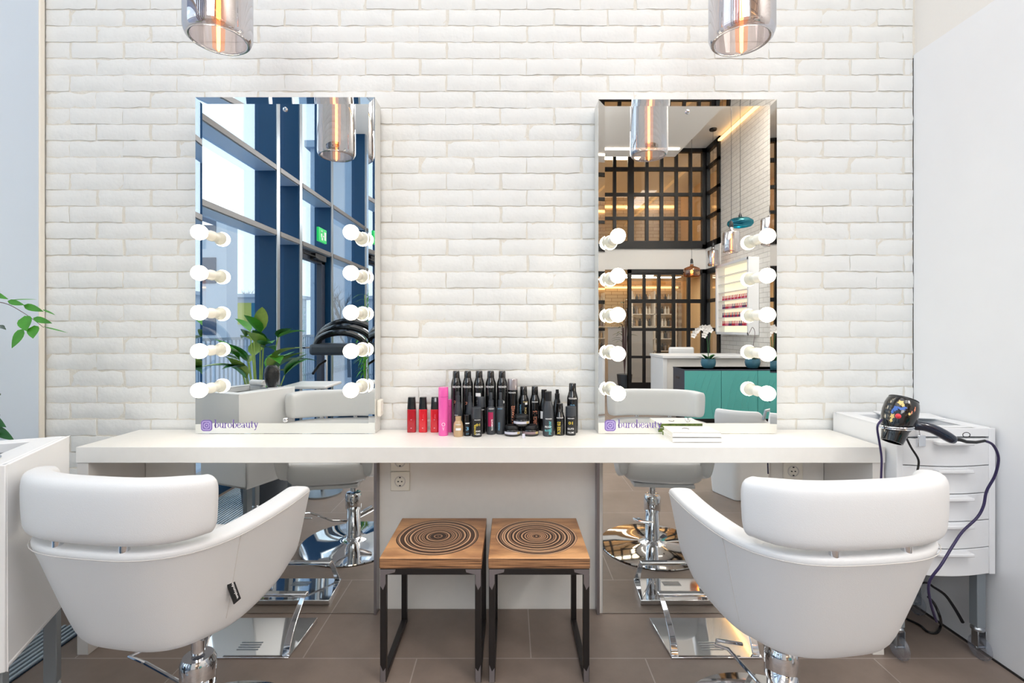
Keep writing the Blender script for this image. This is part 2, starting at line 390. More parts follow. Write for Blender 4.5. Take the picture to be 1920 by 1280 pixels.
# back (brick) wall: every brick its own relief, one mesh, with grout behind
mb = MB(); rowh, bw = .071, .2332
nrow0 = int(math.ceil((ZS - 2.58) / rowh))
for k in range(-nrow0, int(2.58 / rowh) + 1):
    zt = 2.58 - rowh * k; zb_ = zt - rowh
    if zt > ZS: zt = ZS
    if zb_ < 0: zb_ = 0
    x = XL - rnd.random() * .01; first = True
    off = -1.910 if k % 2 == 0 else -1.910 + bw / 2 - .0
    j = math.floor((XL - off) / bw)
    while True:
        a = off + j * bw + rnd.uniform(-.007, .007) if j > math.floor((XL - off) / bw) else XL
        a = max(a, XL); b = off + (j + 1) * bw + 0.0
        if a > XR: break
        b = min(b, XR)
        if b - a > .03:
            g = .0033; dpt = rnd.uniform(.0075, .0115); t1 = rnd.uniform(-.0016, .0016); t2 = rnd.uniform(-.003, .003)
            x0, x1, z0, z1 = a + g, b - g, zb_ + g * .75, zt - g * .75
            nx, nz = max(3, int((x1 - x0) / .022)), 3
            grid = []
            for iz in range(nz + 1):
                row = []
                for ix in range(nx + 1):
                    u = ix / nx; w = iz / nz
                    jx = rnd.uniform(-.0026, .0026); jz = rnd.uniform(-.0024, .0024)
                    edge = ix in (0, nx) or iz in (0, nz)
                    row.append((x0 + (x1 - x0) * u + jx, -(dpt - (.0042 if edge else 0) + rnd.uniform(-.0013, .0013)), z0 + (z1 - z0) * w + jz + t2 * (u - .5)))
                grid.append(row)
            vs = [p for r_ in grid for p in r_]; n1 = nx + 1
            fs = [(q * n1 + i, q * n1 + i + 1, (q + 1) * n1 + i + 1, (q + 1) * n1 + i) for q in range(nz) for i in range(nx)]
            rim = [i for i in range(n1)] + [q * n1 + nx for q in range(1, nz + 1)] + [nz * n1 + i for i in range(nx - 1, -1, -1)] + [q * n1 for q in range(nz - 1, 0, -1)]
            base = len(vs); vs += [(vs[i][0], 0.002, vs[i][2]) for i in rim]
            L_ = len(rim)
            fs += [(rim[i], base + i, base + (i + 1) % L_, rim[(i + 1) % L_]) for i in range(L_)]
            mb.add(vs, fs)
        j += 1
wall_back = struct(mb.build('wall_back', 'paint', smooth=True, angle=60))
g = MB().box(XL - .3, XR + .2, -.0035, .1, 0, ZS).build('wall_back_grout', 'grout', parent=wall_back); g['kind'] = 'structure'; del g['kind']

struct(MB().box(-2.6, 4.4, -10.4, .1, -.1, 0).build('floor', 'floor'))
struct(MB().box(-2.3, 2.69, -6.01, .1, ZS, ZC).build('ceiling', 'plaster'))
struct(MB().box(-2.3, 4.4, -10.4, .1, ZC + .001, ZC + .12).build('ceiling_high', 'plaster'))
# short solid wall beside the window
struct(MB().box(XL - .25, XL, -.95, -.03, 0, ZS).build('wall_left', 'bluelit_plaster'))
struct(MB().box(XL - .002, XL + .006, -.036, -.012, 0, ZS).build('trim_1', 'cream', bevel=.003))
# right wall: tall plaster wall with the lower lacquered panel in front
struct(MB().box(XR + .008, XR + .2, -.9, 0, 0, ZS).build('wall_right', 'plaster'))
p_ = MB().box(XR, XR + .03, -.92, -.004, .006, 2.383).build('wall_right_panel', 'panel', bevel=.0015); struct(p_)
struct(MB().box(XR - .004, XR + .03, -.92, -.004, 0, .007).build('floor_gap_shade', 'dark_gap'))  # near-black strip put in for the shaded gap under the panel
struct(MB().box(XR - .0015, XR + .02, -.006, -.0005, .01, 2.37).build('corner_gap_shade', 'dark_gap'))  # near-black strip put in for the shaded gap at the wall corner
struct(MB().box(XR + .2, 4.2, -.9, -.8, 0, ZC).build('wall_front_side', 'plaster'))
struct(MB().box(XB, XB + .15, -6.41, -.9, 0, ZC).build('wall_far_brick', 'brick_side'))
struct(MB().box(XB - .05, XB, -6.4, -.9, ZC - .09, ZC - .06).build('trim_3', 'warm'))
# back wall (seen in mirrors): white band, plain part
struct(MB().box(-2.3, 1.12, YB - .12, YB, 0, ZC).box(1.12, XB + .5, YB - .12, YB, 2.28, 2.66).build('wall_rear', 'plaster'))
# rooms behind the lattices
struct(MB().box(.6, 4.4, -10.4, -10.3, 0, ZC).build('wall_inner_brick', 'brick_warm'))
struct(MB().box(.5, .6, -10.4, YB - .12, 0, ZC).box(4.3, 4.4, -10.4, -6.4, 0, ZC).build('wall_inner_sides', 'warm_room'))
struct(MB().box(.6, 4.3, -10.3, YB - .12, 2.36, 2.55).build('ceiling_inner', 'warm_room'))
struct(MB().box(.7, 4.2, -10.28, -10.22, 4.22, 4.27).build('trim_4', 'warm'))
struct(MB().box(.7, 4.2, -10.26, -10.2, 2.2, 2.24).build('trim_5', 'warm'))
struct(MB().box(1.46, 2.63, -5.66, -5.61, ZS - .02, ZS - .001).build('trim_6', 'coolstrip'))
for i, (xa, xb_) in enumerate(((1.9, 3.1),)):
    struct(MB().box(xa, xb_, -8.6, -8.55, 2.33, 2.36).build('trim_7', 'coolstrip'))

# lattice screens (black steel muntins + panes)
def lattice(name, y, x0, x1, z0, z1, vx, hz, fw=.07, door_from=None):
    root = bpy.data.objects.new(name, None); C.objects.link(root); struct(root)
    m = MB()
    m.box(x0, x1, y - .04, y + .04, z0, z0 + fw).box(x0, x1, y - .04, y + .04, z1 - fw, z1).box(x0, x0 + .06, y - .04, y + .04, z0, z1).box(x1 - .09, x1, y - .04, y + .04, z0, z1)
    for x, w in vx: m.box(x - w / 2, x + w / 2, y - .03, y + .03, z0, z1)
    for z, w in hz: m.box(x0, x1, y - .028, y + .028, z - w / 2, z + w / 2)
    m.build('window_frame', 'grille', root, smooth=False)
    MB().box(x0, x1, y - .004, y + .004, z0, z1).build('pane', 'interior_glass', root, smooth=False)
    return root
def vX(px, D=8.9): return (px - HX) / F * D
def vZ(py, D): return H + (HY - py) / F * D
up = [(vX(a), (b - a) / F * 8.9 * 1.0) for a, b in ((1149, 1155), (1179, 1189), (1209.6, 1215.5), (1237, 1243), (1265, 1270.5), (1291.5, 1297), (1318, 1325))]
up = [(vX((a + b) / 2), (b - a) / F * 8.9) for a, b in ((1149, 1155), (1177, 1188), (1209.6, 1215.5), (1237, 1243), (1265, 1270.5), (1291.5, 1297), (1318, 1326))] + [(vX(1122), .06), (vX(1095), .06)]
lattice('window_6', YB, 1.12, XB, 2.66, ZC, up, [(vZ(317.5, 8.9), .07), (vZ(365, 8.9), .06), (vZ(409.5, 8.9), .055), (vZ(458, 8.9), .12)])
lo = [(vX((a + b) / 2), (b - a) / F * 8.9) for a, b in ((1177, 1183), (1205, 1210), (1232, 1238), (1260, 1265.5), (1288, 1293.5), (1314, 1324))]
lattice('window_7', YB, vX(1177), XB, 0, 2.28, lo, [(vZ(511, 8.9), .08), (vZ(564.5, 8.9), .07), (vZ(617.5, 8.9), .055), (vZ(669, 8.9), .045), (.1, .2)])
# return of the lattice along the far brick wall's end
root = bpy.data.objects.new('window_8', None); C.objects.link(root); struct(root)
m = MB()
for z0, z1, hh in ((2.66, ZC, (vZ(317.5, 8.9), vZ(365, 8.9), vZ(409.5, 8.9))), (0, 2.28, (vZ(564.5, 8.9), vZ(617.5, 8.9), vZ(669, 8.9)))):
    m.box(XB - .03, XB + .03, -6.5, -6.4, z0, z1).box(XB - .03, XB + .03, YB, YB + .1, z0, z1).box(XB - .03, XB + .03, YB, -6.4, z0, z0 + .1).box(XB - .03, XB + .03, YB, -6.4, z1 - .1, z1)
    for z in hh: m.box(XB - .03, XB + .03, YB, -6.4, z - .03, z + .03)
m.build('window_frame', 'grille', root, smooth=False)
MB().box(XB - .004, XB + .004, YB, -6.4, 0, 2.28).box(XB - .004, XB + .004, YB, -6.4, 2.66, ZC).build('pane', 'interior_glass', root, smooth=False)
struct(MB().box(XB - .01, XB + .7, YB + .0, -6.4, 2.28, 2.66).build('wall_return_band', 'plaster'))

# window wall: bays along y, navy fins, grey transoms
fins = [-2.47, -2.94, -3.79, -5.11]
edges = [-.95] + fins + [YB]
zt1, zt2 = 2.078, 2.66
for i in range(5):
    ya, yb_ = edges[i], edges[i + 1]
    root = bpy.data.objects.new('window_%d' % (i + 1), None); C.objects.link(root); struct(root)
    MB().box(XW - .15, XW - .142, yb_ + .03, ya - .03, .12, ZS).build('pane', 'glass', root, smooth=False)
    MB().box(XW - .19, XW, yb_ - .035, yb_ + .035, 0, ZS).build('mullion', 'fin', root, bevel=.004)
    MB().box(XW + .0005, XW + .008, yb_ - .028, yb_ + .028, 0, ZS).build('mullion_strip', 'satin', root)
    for z in (zt1, zt2):
        t_ = MB().box(XW - .001, XW + .012, yb_ + .035, ya - .035, z - .045, z).build('transom', 'transom', root, bevel=.002)
        MB().box(XW - .18, XW - .002, yb_ + .035, ya - .035, z - .05, z - .01).build('transom_box', 'skylit_under', t_)
    MB().box(XW - .19, XW, yb_ + .035, ya - .035, 0, .12).build('sill', 'fin', root)
struct(MB().box(XW - .2, XW - .0, -.95, -.9, 0, ZS).build('trim_8', 'fin'))

# door leaf in bay 3 (dark frame, closer, handle)
dr = bpy.data.objects.new('door_1', None); C.objects.link(dr); struct(dr)
y0, y1 = fins[2] + .05, fins[1] - .05
MB().box(XW - .12, XW - .06, y0, y0 + .1, .02, 2.03).box(XW - .12, XW - .06, y1 - .08, y1, .02, 2.03).box(XW - .12, XW - .06, y0, y1, 1.93, 2.03).box(XW - .12, XW - .06, y0, y1, .02, .16).build('door_frame', 'navy', dr, bevel=.003)
MB().tube([(XW - .06, y1 - .06, 1.0), (XW, y1 - .06, 1.0), (XW + .01, y1 - .14, 1.0)], .01).box(XW - .06, XW - .045, y1 - .09, y1 - .03, .96, 1.06).build('door_handle', 'satin', dr)
MB().box(XW - .055, XW - .0, y0 + .12, y0 + .42, 1.95, 2.01).tube([(XW - .01, y0 + .3, 1.96), (XW + .05, y0 + .55, 1.95), (XW - .04, y1 - .12, 1.98)], .008).build('door_closer', 'black_satin', dr)
es = thing('exit_sign', (XW + .05, -3.36, 2.13), 'small green emergency exit sign standing on the window transom', 'sign')
MB().box(-.012, .012, -.11, .11, 0, .15).build('sign_face', 'green_sign', es, bevel=.002)
m = MB().box(.0125, .0135, -.09, -.04, .03, .12).box(.0125, .0135, .02, .05, .05, .09).box(.0125, .0135, .0, .035, .02, .05)
m.sphere((.014, .04, .112), .012, 8, 6); m.box(.0125, .0135, -.03, .0, .06, .075); m.build('pictogram', 'white_txt', es)

# floor convector grille beside the window
gr = thing('floor_convector_grille', (0, 0, 0), 'long metal convector grille set in the floor along the window', 'floor grille')
MB().box(-2.06, -1.69, YB + .2, -.16, .001, .004).build('trough', 'slat_b', gr, smooth=False)
m = MB(); x = -2.05
while x < -1.70: m.box(x, x + .010, YB + .2, -.16, .004, .010); x += .0215
m.build('slat_bars', 'slat_a', gr, smooth=False)

# ------------------------------------------------------------------ counter and under-counter boards
def sx(px, D): return (px - HX) / F * D
ct = thing('counter', (0, 0, 0), 'long white laminate counter running along the brick wall under both mirrors', 'counter')
TX0, TX1 = sx(142, 1.771), 1.374
MB().box(TX0, TX1, -.329, -.022, TZ - .058, TZ).build('worktop', 'counter', ct, bevel=.0015)
MB().box(TX0 + .001, TX0 + .042, -.325, -.022, 0, TZ - .0585).build('side_panel', 'edge', ct, bevel=.0012)
MB().box(TX1 - .043, TX1 - .001, -.325, -.022, 0, TZ - .0585).build('side_panel', 'edge', ct, bevel=.0012)
bd = struct(MB().box(TX0 + .045, -1.335, -.05, -.021, 0.0, TZ - .06).box(-.56, .374, -.035, -.021, 0, TZ - .06).box(1.10, TX1 - .045, -.05, -.021, 0, TZ - .06).build('wall_back_panelling', 'counter', bevel=.001))
# lower mirrors on their boards
def lower_mirror(x0, x1, lab):
    t = thing('floor_mirror', ((x0 + x1) / 2, 0, 0), lab, 'mirror')
    w = (x1 - x0) / 2
    MB().box(-w, w, -.064, -.021, 0.0, TZ - .06).build('backing_board', 'edge', t)
    MB().box(-w + .012, w - .012, -.0695, -.0645, .004, TZ - .06).build('mirror_glass', 'mirror', t, smooth=False)
    return t
lower_mirror(-1.334, -.562, 'mirror panel down to the floor under the counter, below the mirror reflecting the windows')
lower_mirror(.376, 1.099, 'mirror panel down to the floor under the counter, below the mirror reflecting the teal cabinet')
# slim grey profiles at the inner edges of the boards
struct(MB().box(-.572, -.560, -.078, -.02, 0, TZ - .06).box(.362, .374, -.078, -.02, 0, TZ - .06).build('trim_9', 'steel_bare', bevel=.001))

# ------------------------------------------------------------------ wall sockets
def socket(x, z, y, lab, n=2):
    t = thing('wall_socket', (x, y, z), lab, 'socket', None)
    MB().box(-.041, .041, -.009, 0, -.041, .041).build('cover_plate', 'ceramic', t, bevel=.003)
    m = MB(); rg = []
    m.lathe([(.0205, 0), (.0205, -.0), (.0215, .002), (.024, .002), (.024, 0)], (0, -.009, 0), 28, p1=(0, -.1, 0), caps=False)
    m.lathe([(.0205, .002), (.019, -.002), (0, -.002)], (0, -.009, 0), 28, p1=(0, -.1, 0), caps=False)
    m.build('socket_well', 'edge', t)
    m = MB(); m.cyl((-.0075, -.0125, 0), (-.0075, -.008, 0), .0026, n=10).cyl((.0075, -.0125, 0), (.0075, -.008, 0), .0026, n=10)
    m.box(-.003, .003, -.0125, -.009, .015, .019).box(-.003, .003, -.0125, -.009, -.019, -.015); m.build('pin_holes', 'black_satin', t)
    return t
socket(sx(751, 2.065), H - (901 - HY) / F * 2.065, -.0355, 'white wall socket low on the panel above the round-ringed stools, lower of the pair')
socket(sx(751, 2.065), H - (873 - HY) / F * 2.065 + .02, -.0355, 'white wall socket just under the worktop, upper of the pair')
socket(sx(1485, 2.05), H - (882 - HY) / F * 2.05, -.0505, 'white wall socket under the counter end near the drawer trolley with the hair dryer')

# ------------------------------------------------------------------ lit vanity mirrors
def roundrect(cx, cz, w, h, r, n=6):
    pts = []
    for qx, qz, a0 in ((w / 2 - r, h / 2 - r, 0), (-w / 2 + r, h / 2 - r, 90), (-w / 2 + r, -h / 2 + r, 180), (w / 2 - r, -h / 2 + r, 270)):
        for k in range(n + 1):
            a = R(a0 + 90 * k / n); pts.append((cx + qx + r * math.cos(a), cz + qz + r * math.sin(a)))
    return pts
def flat_poly(mb, pts, y):
    mb.add([(x, y, z) for x, z in pts], [tuple(range(len(pts)))])
def flat_ring(mb, po, pi, y):
    n = len(po); mb.add([(x, y, z) for x, z in po] + [(x, y, z) for x, z in pi], [(i, (i + 1) % n, n + (i + 1) % n, n + i) for i in range(n)])
GL = {  # hand-drawn serif lower-case letters: strokes (x0,y0,x1,y1,width) and arcs (cx,cy,rx,ry,a0,a1,width)
 'b': (.56, [('s', .13, 0, .13, 1, .13), ('s', 0, .98, .13, .98, .05), ('a', .27, .31, .24, .31, 0, 360, .11)]),
 'u': (.60, [('s', .12, .2, .12, .6, .12), ('s', .02, .59, .16, .59, .05), ('a', .28, .22, .16, .2, 180, 360, .09), ('s', .46, 0, .46, .6, .12), ('s', .36, .59, .5, .59, .05), ('s', .46, .02, .58, .02, .05)]),
 'r': (.42, [('s', .12, 0, .12, .6, .12), ('s', .0, .02, .26, .02, .05), ('s', .0, .59, .14, .59, .05), ('a', .28, .42, .14, .17, 30, 170, .1)]),
 'o': (.56, [('a', .26, .31, .24, .31, 0, 360, .11)]),
 'e': (.50, [('a', .25, .31, .23, .31, 20, 330, .11), ('s', .06, .36, .44, .36, .06)]),
 'a': (.52, [('a', .21, .19, .17, .17, 0, 360, .1), ('s', .38, .04, .38, .42, .12), ('a', .22, .42, .17, .18, 0, 160, .08), ('s', .38, .03, .5, .03, .05)]),
 't': (.38, [('s', .15, .1, .15, .8, .12), ('s', .0, .58, .32, .58, .06), ('a', .24, .12, .1, .11, 180, 320, .08)]),
 'y': (.54, [('s', .1, .6, .28, .06, .12), ('s', .46, .6, .2, -.2, .07), ('s', .0, .59, .2, .59, .05), ('s', .36, .59, .54, .59, .05), ('s', .06, -.22, .22, -.2, .09)]),
}
def serif(mb, word, x, y, z, size):
    """flat serif lettering on a plane facing -y, starting at x, baseline z"""
    for ch in word:
        adv, st = GL[ch]
        for q in st:
            if q[0] == 's':
                _, x0, z0, x1, z1, w = q; d = Vector((x1 - x0, z1 - z0)); d = d.normalized() if d.length else Vector((1, 0)); n = Vector((-d.y, d.x)) * w / 2
                pts = [(x0 + n.x, z0 + n.y), (x0 - n.x, z0 - n.y), (x1 - n.x, z1 - n.y), (x1 + n.x, z1 + n.y)]
                mb.add([(x + a * size, y, z + b * size) for a, b in pts], [(0, 1, 2, 3)])
            else:
                _, cx, cz, rx, rz, a0, a1, w = q; N = 16; vs = []; fs = []
                for k in range(N + 1):
                    a = R(a0 + (a1 - a0) * k / N); ww = w * (.45 + .55 * abs(math.cos(a)))
                    for s_ in (-.5, .5): vs.append((x + (cx + (rx - w * .3 + ww * s_) * math.cos(a)) * size, y, z + (cz + (rz - w * .2 + ww * s_ * .7) * math.sin(a)) * size))
                for k in range(N): fs.append((2 * k, 2 * k + 1, 2 * k + 3, 2 * k + 2))
                mb.add(vs, fs)
        x += adv * size
    return x
def vanity(x0, x1, ztop, bulbs_l, bulbs_r, bz, lab, lx):
    cx = (x0 + x1) / 2; w = (x1 - x0) / 2
    t = thing('vanity_mirror', (cx, 0, TZ), lab, 'mirror')
    h = ztop - TZ
    MB().box(-w, w, MY + .006, -.021, .001, h).build('mirror_case', 'mirror_side', t, bevel=.001)
    bv, dp = .027, -.0022
    o = [(-w, 0.001), (w, 0.001), (w, h), (-w, h)]; i_ = [(-w + bv, 0.001), (w - bv, .001), (w - bv, h - bv), (-w + bv, h - bv)]
    m = MB(); vs = [(x, MY + dp, z) for x, z in o] + [(x, MY, z) for x, z in i_] + [(x, MY + .006, z) for x, z in o]
    m.add(vs, [(4, 5, 6, 7), (1, 2, 6, 5), (2, 3, 7, 6), (3, 0, 4, 7), (0, 1, 5, 4), (0, 3, 11, 8), (3, 2, 10, 11), (2, 1, 9, 10)])
    m.build('mirror_glass', 'mirror', t, smooth=False)
    for side, bx in ((0, bulbs_l), (1, bulbs_r)):
        for z in bz:
            X = bx - cx; Z = z - TZ
            s_ = MB().lathe([(0, 0), (.021, 0), (.022, .008), (.019, .016), (.0185, .034), (.015, .04), (0, .04)], (X, MY + .001, Z), 20, p1=(X, -1, Z)).build('lamp_holder', 'ceramic', t)
            MB().lathe([(0, .036), (.013, .036), (.0145, .044), (.022, .053), (.0275, .060), (.0275, .0625), (0, .0625)], (X, MY, Z), 20, p1=(X, -1, Z)).build('bulb_base', 'ceramic', s_)
            MB().lathe([(0, .0626), (.0272, .0626), (.0300, .070), (.0303, .077), (.028, .089), (.019, .0985), (.008, .1025), (0, .1035)], (X, MY, Z), 20, p1=(X, -1, Z)).build('bulb', 'bulb', s_)
    for z in (h - .05, .057):
        MB().lathe([(0, 0), (.0095, 0), (.0095, .004), (.006, .008), (0, .0085)], (0, MY + .001, z), 18, p1=(0, -1, z)).build('fixing_stud', 'chrome', t)
    # handle decal: rounded camera-like square and the word
    y = MY - .0006; L = lx - cx; zc = (H - (797.5 - HY) / F * 1.995) - TZ
    s1 = .046
    m = MB(); flat_poly(m, roundrect(L + s1 / 2, zc, s1, s1, .012), y); m.build('decal_square', 'purple', t, smooth=False)
    m = MB(); yy = y - .0004
    po = roundrect(L + s1 / 2, zc, s1 * .8, s1 * .8, .009); pi = roundrect(L + s1 / 2, zc, s1 * .68, s1 * .68, .007); flat_ring(m, po, pi, yy)
    c1 = [(L + s1 / 2 + .0115 * math.cos(a * PI / 14), zc + .0115 * math.sin(a * PI / 14)) for a in range(28)]
    c2 = [(L + s1 / 2 + .0085 * math.cos(a * PI / 14), zc + .0085 * math.sin(a * PI / 14)) for a in range(28)]; flat_ring(m, c1, c2, yy)
    flat_poly(m, [(L + s1 * .73 + .0022 * math.cos(a * PI / 5), zc + s1 * .23 + .0022 * math.sin(a * PI / 5)) for a in range(10)], yy)
    flat_poly(m, [(L + s1 / 2 + .003 * math.cos(a * PI / 6), zc + .003 * math.sin(a * PI / 6)) for a in range(12)], yy)
    m.build('decal_camera', 'lilac', t, smooth=False)
    m = MB(); serif(m, 'burobeauty', L + s1 + .009, y, zc - .010, .0345); m.build('lettering', 'purple', t, smooth=False)
    return t
BZ = [H + (HY - p) / F * 1.926 for p in (436, 512, 586, 658, 731)]
vl = vanity(-1.299, -.559, 2.152, -1.235, -.633, BZ, 'tall lit mirror with ten round bulbs reflecting the navy window frames and white hair trolley', -1.299 + .022)
BZ2 = [H + (HY - p) / F * 1.926 for p in (443, 517, 590, 663, 737)]
vr = vanity(.363, 1.099, 2.143, .427, 1.020, BZ2, 'tall lit mirror with ten round bulbs reflecting the black lattice and teal cabinet', .363 + .026)
# white rocker switch on the side of the first mirror
sw = thing('mirror_switch', (-.559, -.06, .865), 'small white switch box stuck on the side of the mirror beside the red bottles', 'switch')
MB().box(.0005, .018, -.024, .024, -.035, .035).build('switch_body', 'ceramic', sw, bevel=.006, bseg=3)
MB().box(.0175, .022, -.01, .01, -.016, .016).build('rocker', 'edge', sw, bevel=.002)

# ------------------------------------------------------------------ products on the counter
gpal = {}
def bx_(cx_, yb): 
    D = .436 * F / ((670 + yb / 5.0526) - HY); X = ((740 + cx_ / 5.0526) - HX) / F * D
    return X, CY + D, D
def bottle(style, x0, x1, top, yb, name, label, cat, group=None, **k):
    X, Y, D = bx_((x0 + x1) / 2, yb)
    r = (x1 - x0) / 5.0526 / 2 / F * D * k.get('rs', 1.0)
    Y = Y + r if k.get('front', True) else Y          # yb marks the front of the base
    Df = Y - r - CY
    h = (yb - top) / 5.0526 / F * Df
    X = ((740 + (x0 + x1) / 10.1052) - HX) / F * (Y - CY)
    t = thing(name, (X, Y, TZ + .0002), label, cat, group)
    ang = math.degrees(math.atan2(CY - Y, -X))
    bodym = k.get('body', 'black_gloss'); capm = k.get('cap', 'black_gloss')
    if style == 'spray':
        f1, f2 = k.get('sh', (.74, .87))
        MB().lathe([(0, 0), (r * .95, 0), (r, .004), (r, h * f1 * .97), (r * .97, h * f1), (r * .85, h * (f1 + .04)), (r * .66, h * f2), (0, h * f2)], n=28).build('can', bodym, t)
        MB().lathe([(r * .64, h * f2), (r * .67, h * f2 + .001), (r * .63, h * .985), (r * .55, h), (0, h)], n=24).build('cap', capm, t)
    elif style == 'tube':
        q = r * .98
        m = MB(); m.prism(roundrect(0, 0, 2 * q, 2 * q * .8, q * .45), 0, h * .655); m.build('glass_body', bodym, t, bevel=.0015)
        m = MB(); po = roundrect(0, 0, 2 * q * .97, 2 * q * .78, q * .4); pi = roundrect(0, 0, 2 * q * .8, 2 * q * .66, q * .35)
        m.loft([[(x, y, h * .66) for x, y in po], [(x, y, h * .99) for x, y in pi], [(x * .9, y * .9, h) for x, y in pi]]); m.build('cap', capm, t)
        r = q * .8
    elif style == 'cyl':
        f1 = k.get('f1', .78)
        MB().lathe([(0, 0), (r * .95, 0), (r, .003), (r, h * f1), (0, h * f1)], n=28).build('body', bodym, t)
        MB().lathe([(r * k.get('cr', 1.0), h * f1 + .0006), (r * k.get('cr', 1.0), h * .985), (r * .93, h), (0, h)], n=28).build('cap', capm, t)
    elif style == 'pump':
        f = k.get('f', (.60, .67, .82))
        MB().lathe([(0, 0), (r * .94, 0), (r, .004), (r, h * f[0]), (r * .93, h * (f[0] + .03)), (r * .55, h * f[1]), (r * .5, h * f[1] + .001), (0, h * f[1] + .001)], n=28).build('body', bodym, t)
        MB().lathe([(r * .54, h * f[1]), (r * .58, h * f[1] + .001), (r * .58, h * f[2]), (r * .36, h * f[2] + .001), (r * .34, h * .99), (r * .3, h), (0, h)], n=20).build('spray_head', capm, t)
    elif style == 'taper':
        MB().lathe([(0, 0), (r * .94, 0), (r, .004), (r, h * .34), (r * .93, h * .48), (r * .72, h * .64), (r * .5, h * .76), (0, h * .76)], n=28).build('body', bodym, t)
        MB().lathe([(r * .46, h * .76), (r * .46, h * .9), (r * .34, h * .91), (r * .3, h), (0, h)], n=20).build('nozzle', capm, t)
    elif style == 'flask':
        MB().lathe([(0, 0), (r * .92, 0), (r, .006), (r, h * .5), (r * .9, h * .66), (r * .62, h * .78), (r * .58, h * .8), (0, h * .8)], n=28).build('body', bodym, t)
        MB().lathe([(r * .6, h * .72), (r * .62, h * .99), (r * .55, h), (0, h)], n=22).build('cap', capm, t)
    for tx in k.get('texts', ()):
        m = MB(); wrap_text(m, tx[0], r, h * tx[1], width=tx[3] * r if tx[3] else None, height=tx[4] * r if tx[4] else None, ang=ang + tx[6], vertical=tx[5], bold=.02)
        m.build('lettering', tx[2], t, smooth=False)
    for lb in k.get('bands', ()):
        m = MB(); wrap_rect(m, r, h * lb[0], h * lb[1], lb[2] * r, ang + lb[4], off=.0003); m.build('sticker', lb[3], t)
    return t
RD = ('REDKEN', .66, 'white_txt', 1.45, .28, False, 0)
# three red bottles
for (a, b, bd_, lb) in ((120, 205, 'dark_red', 'red and black square bottle, outermost of the three, nearest the mirror with the switch'), (230, 310, 'red', 'red and black square bottle between two like it'), (342, 420, 'red', 'red and black square bottle touching the pink can')):
    bottle('tube', a, b, 370, 705, 'hair_oil_bottle', lb, 'bottle', 'red hair oil bottles', body=bd_, cap='black_gloss', front=False,
           bands=((.40, .52, .12, 'pink_pale', 4), (.36, .37, .7, 'pink_pale', 0), (.12, .135, 1.0, 'pink_pale', 0)))
bottle('cyl', 415, 508, 275, 735, 'mousse_can', 'tall bright pink can with a pale line drawing near its foot', 'can', body='pink', cap='pink', f1=.8, front=False,
       texts=(('O', .24, 'pink_pale', .75, .8, False, 0), ('V', .15, 'pink_pale', .4, .7, False, 0)))
bottle('cyl', 497, 545, 395, 705, 'pink_travel_can', 'slim pink can half hidden behind the tall pink can', 'can', body='pink', cap='pink', f1=.8, front=False)
tall = ['tall glossy black spray can at the end of the back row beside the pink cans',
        'tall glossy black spray can, second from the pink can in the back row', 'tall glossy black spray can with a small white price sticker',
        'tall glossy black spray can between the one with the white sticker and the last', 'tall glossy black spray can next to the can with the smoky cap']
for i, cx_ in enumerate((583, 692, 800, 910, 1018)):
    bnd = ((.59, .645, 1.0, 'white_txt', -12),) if i == 2 else ()
    bottle('spray', cx_ - 50, cx_ + 50, 120, 702, 'hairspray_can', tall[i], 'spray can', 'tall black spray cans of the back row', front=False, sh=(.80, .89),
           texts=(('REDKEN', .745, 'white_txt', 1.6, .34, False, (3, -8, -2, -12, 5)[i]), ('28', .5 - .02 * (i % 2), 'copper_txt' if i < 2 else 'white_txt', .9, .5, False, 0)), bands=bnd)
bottle('cyl', 1070, 1165, 195, 700, 'styling_can', 'tall black can with a smoky clear cap and a copper 32 printed sideways', 'spray can', body='black_gloss', cap='mauve', f1=.79, front=False,
       texts=(('REDKEN', .745, 'white_txt', 1.5, .26, False, -8), ('32', .47, 'copper_txt', .7, .6, True, 5), ('TRIPLE TAKE', .24, 'copper_txt', .45, 4.2, True, 5)))
bottle('spray', 1170, 1272, 268, 690, 'styling_spray', 'black can with pale blue and khaki lettering behind the topmost jar', 'spray can', body='black_gloss', sh=(.70, .81), front=False,
       texts=(('REDKEN', .66, 'khaki_txt', .9, .22, False, 22), ('WIND BLOWN', .38, 'blue_txt', .35, 3.6, True, -34), ('FASHION', .35, 'khaki_txt', .4, 3.0, True, 22)), bands=((.60, .655, .5, 'white_txt', 30),))
bottle('spray', 1280, 1375, 268, 690, 'styling_spray', 'black can with copper lettering ending in 15', 'spray can', body='black_gloss', sh=(.70, .81), front=False,
       texts=(('REDKEN', .66, 'white_txt', 1.2, .24, False, 2), ('15', .43, 'copper_txt', .8, .6, True, 4), ('FORCE', .22, 'copper_txt', .7, 2.0, True, 4)))
bottle('flask', 1368, 1462, 298, 690, 'pump_bottle', 'black bottle with a narrow neck and a white label standing behind the teal lettered one', 'bottle', body='black_gloss', rs=.9, front=False, bands=((.3, .48, .8, 'white_txt', -30),))
bottle('taper', 1490, 1590, 298, 690, 'pump_bottle', 'black bottle with a narrow ribbed neck behind the yellow lettered one', 'bottle', body='black_gloss', front=False)
bottle('spray', 1633, 1737, 237, 708, 'hairspray_can', 'tall black spray can standing apart next to the book end of the counter', 'spray can', body='black_gloss', sh=(.72, .84), front=False,
       texts=(('REDKEN', .70, 'white_txt', 1.5, .26, False, 0), ('22', .55, 'blue_txt', .9, .55, False, 0)))
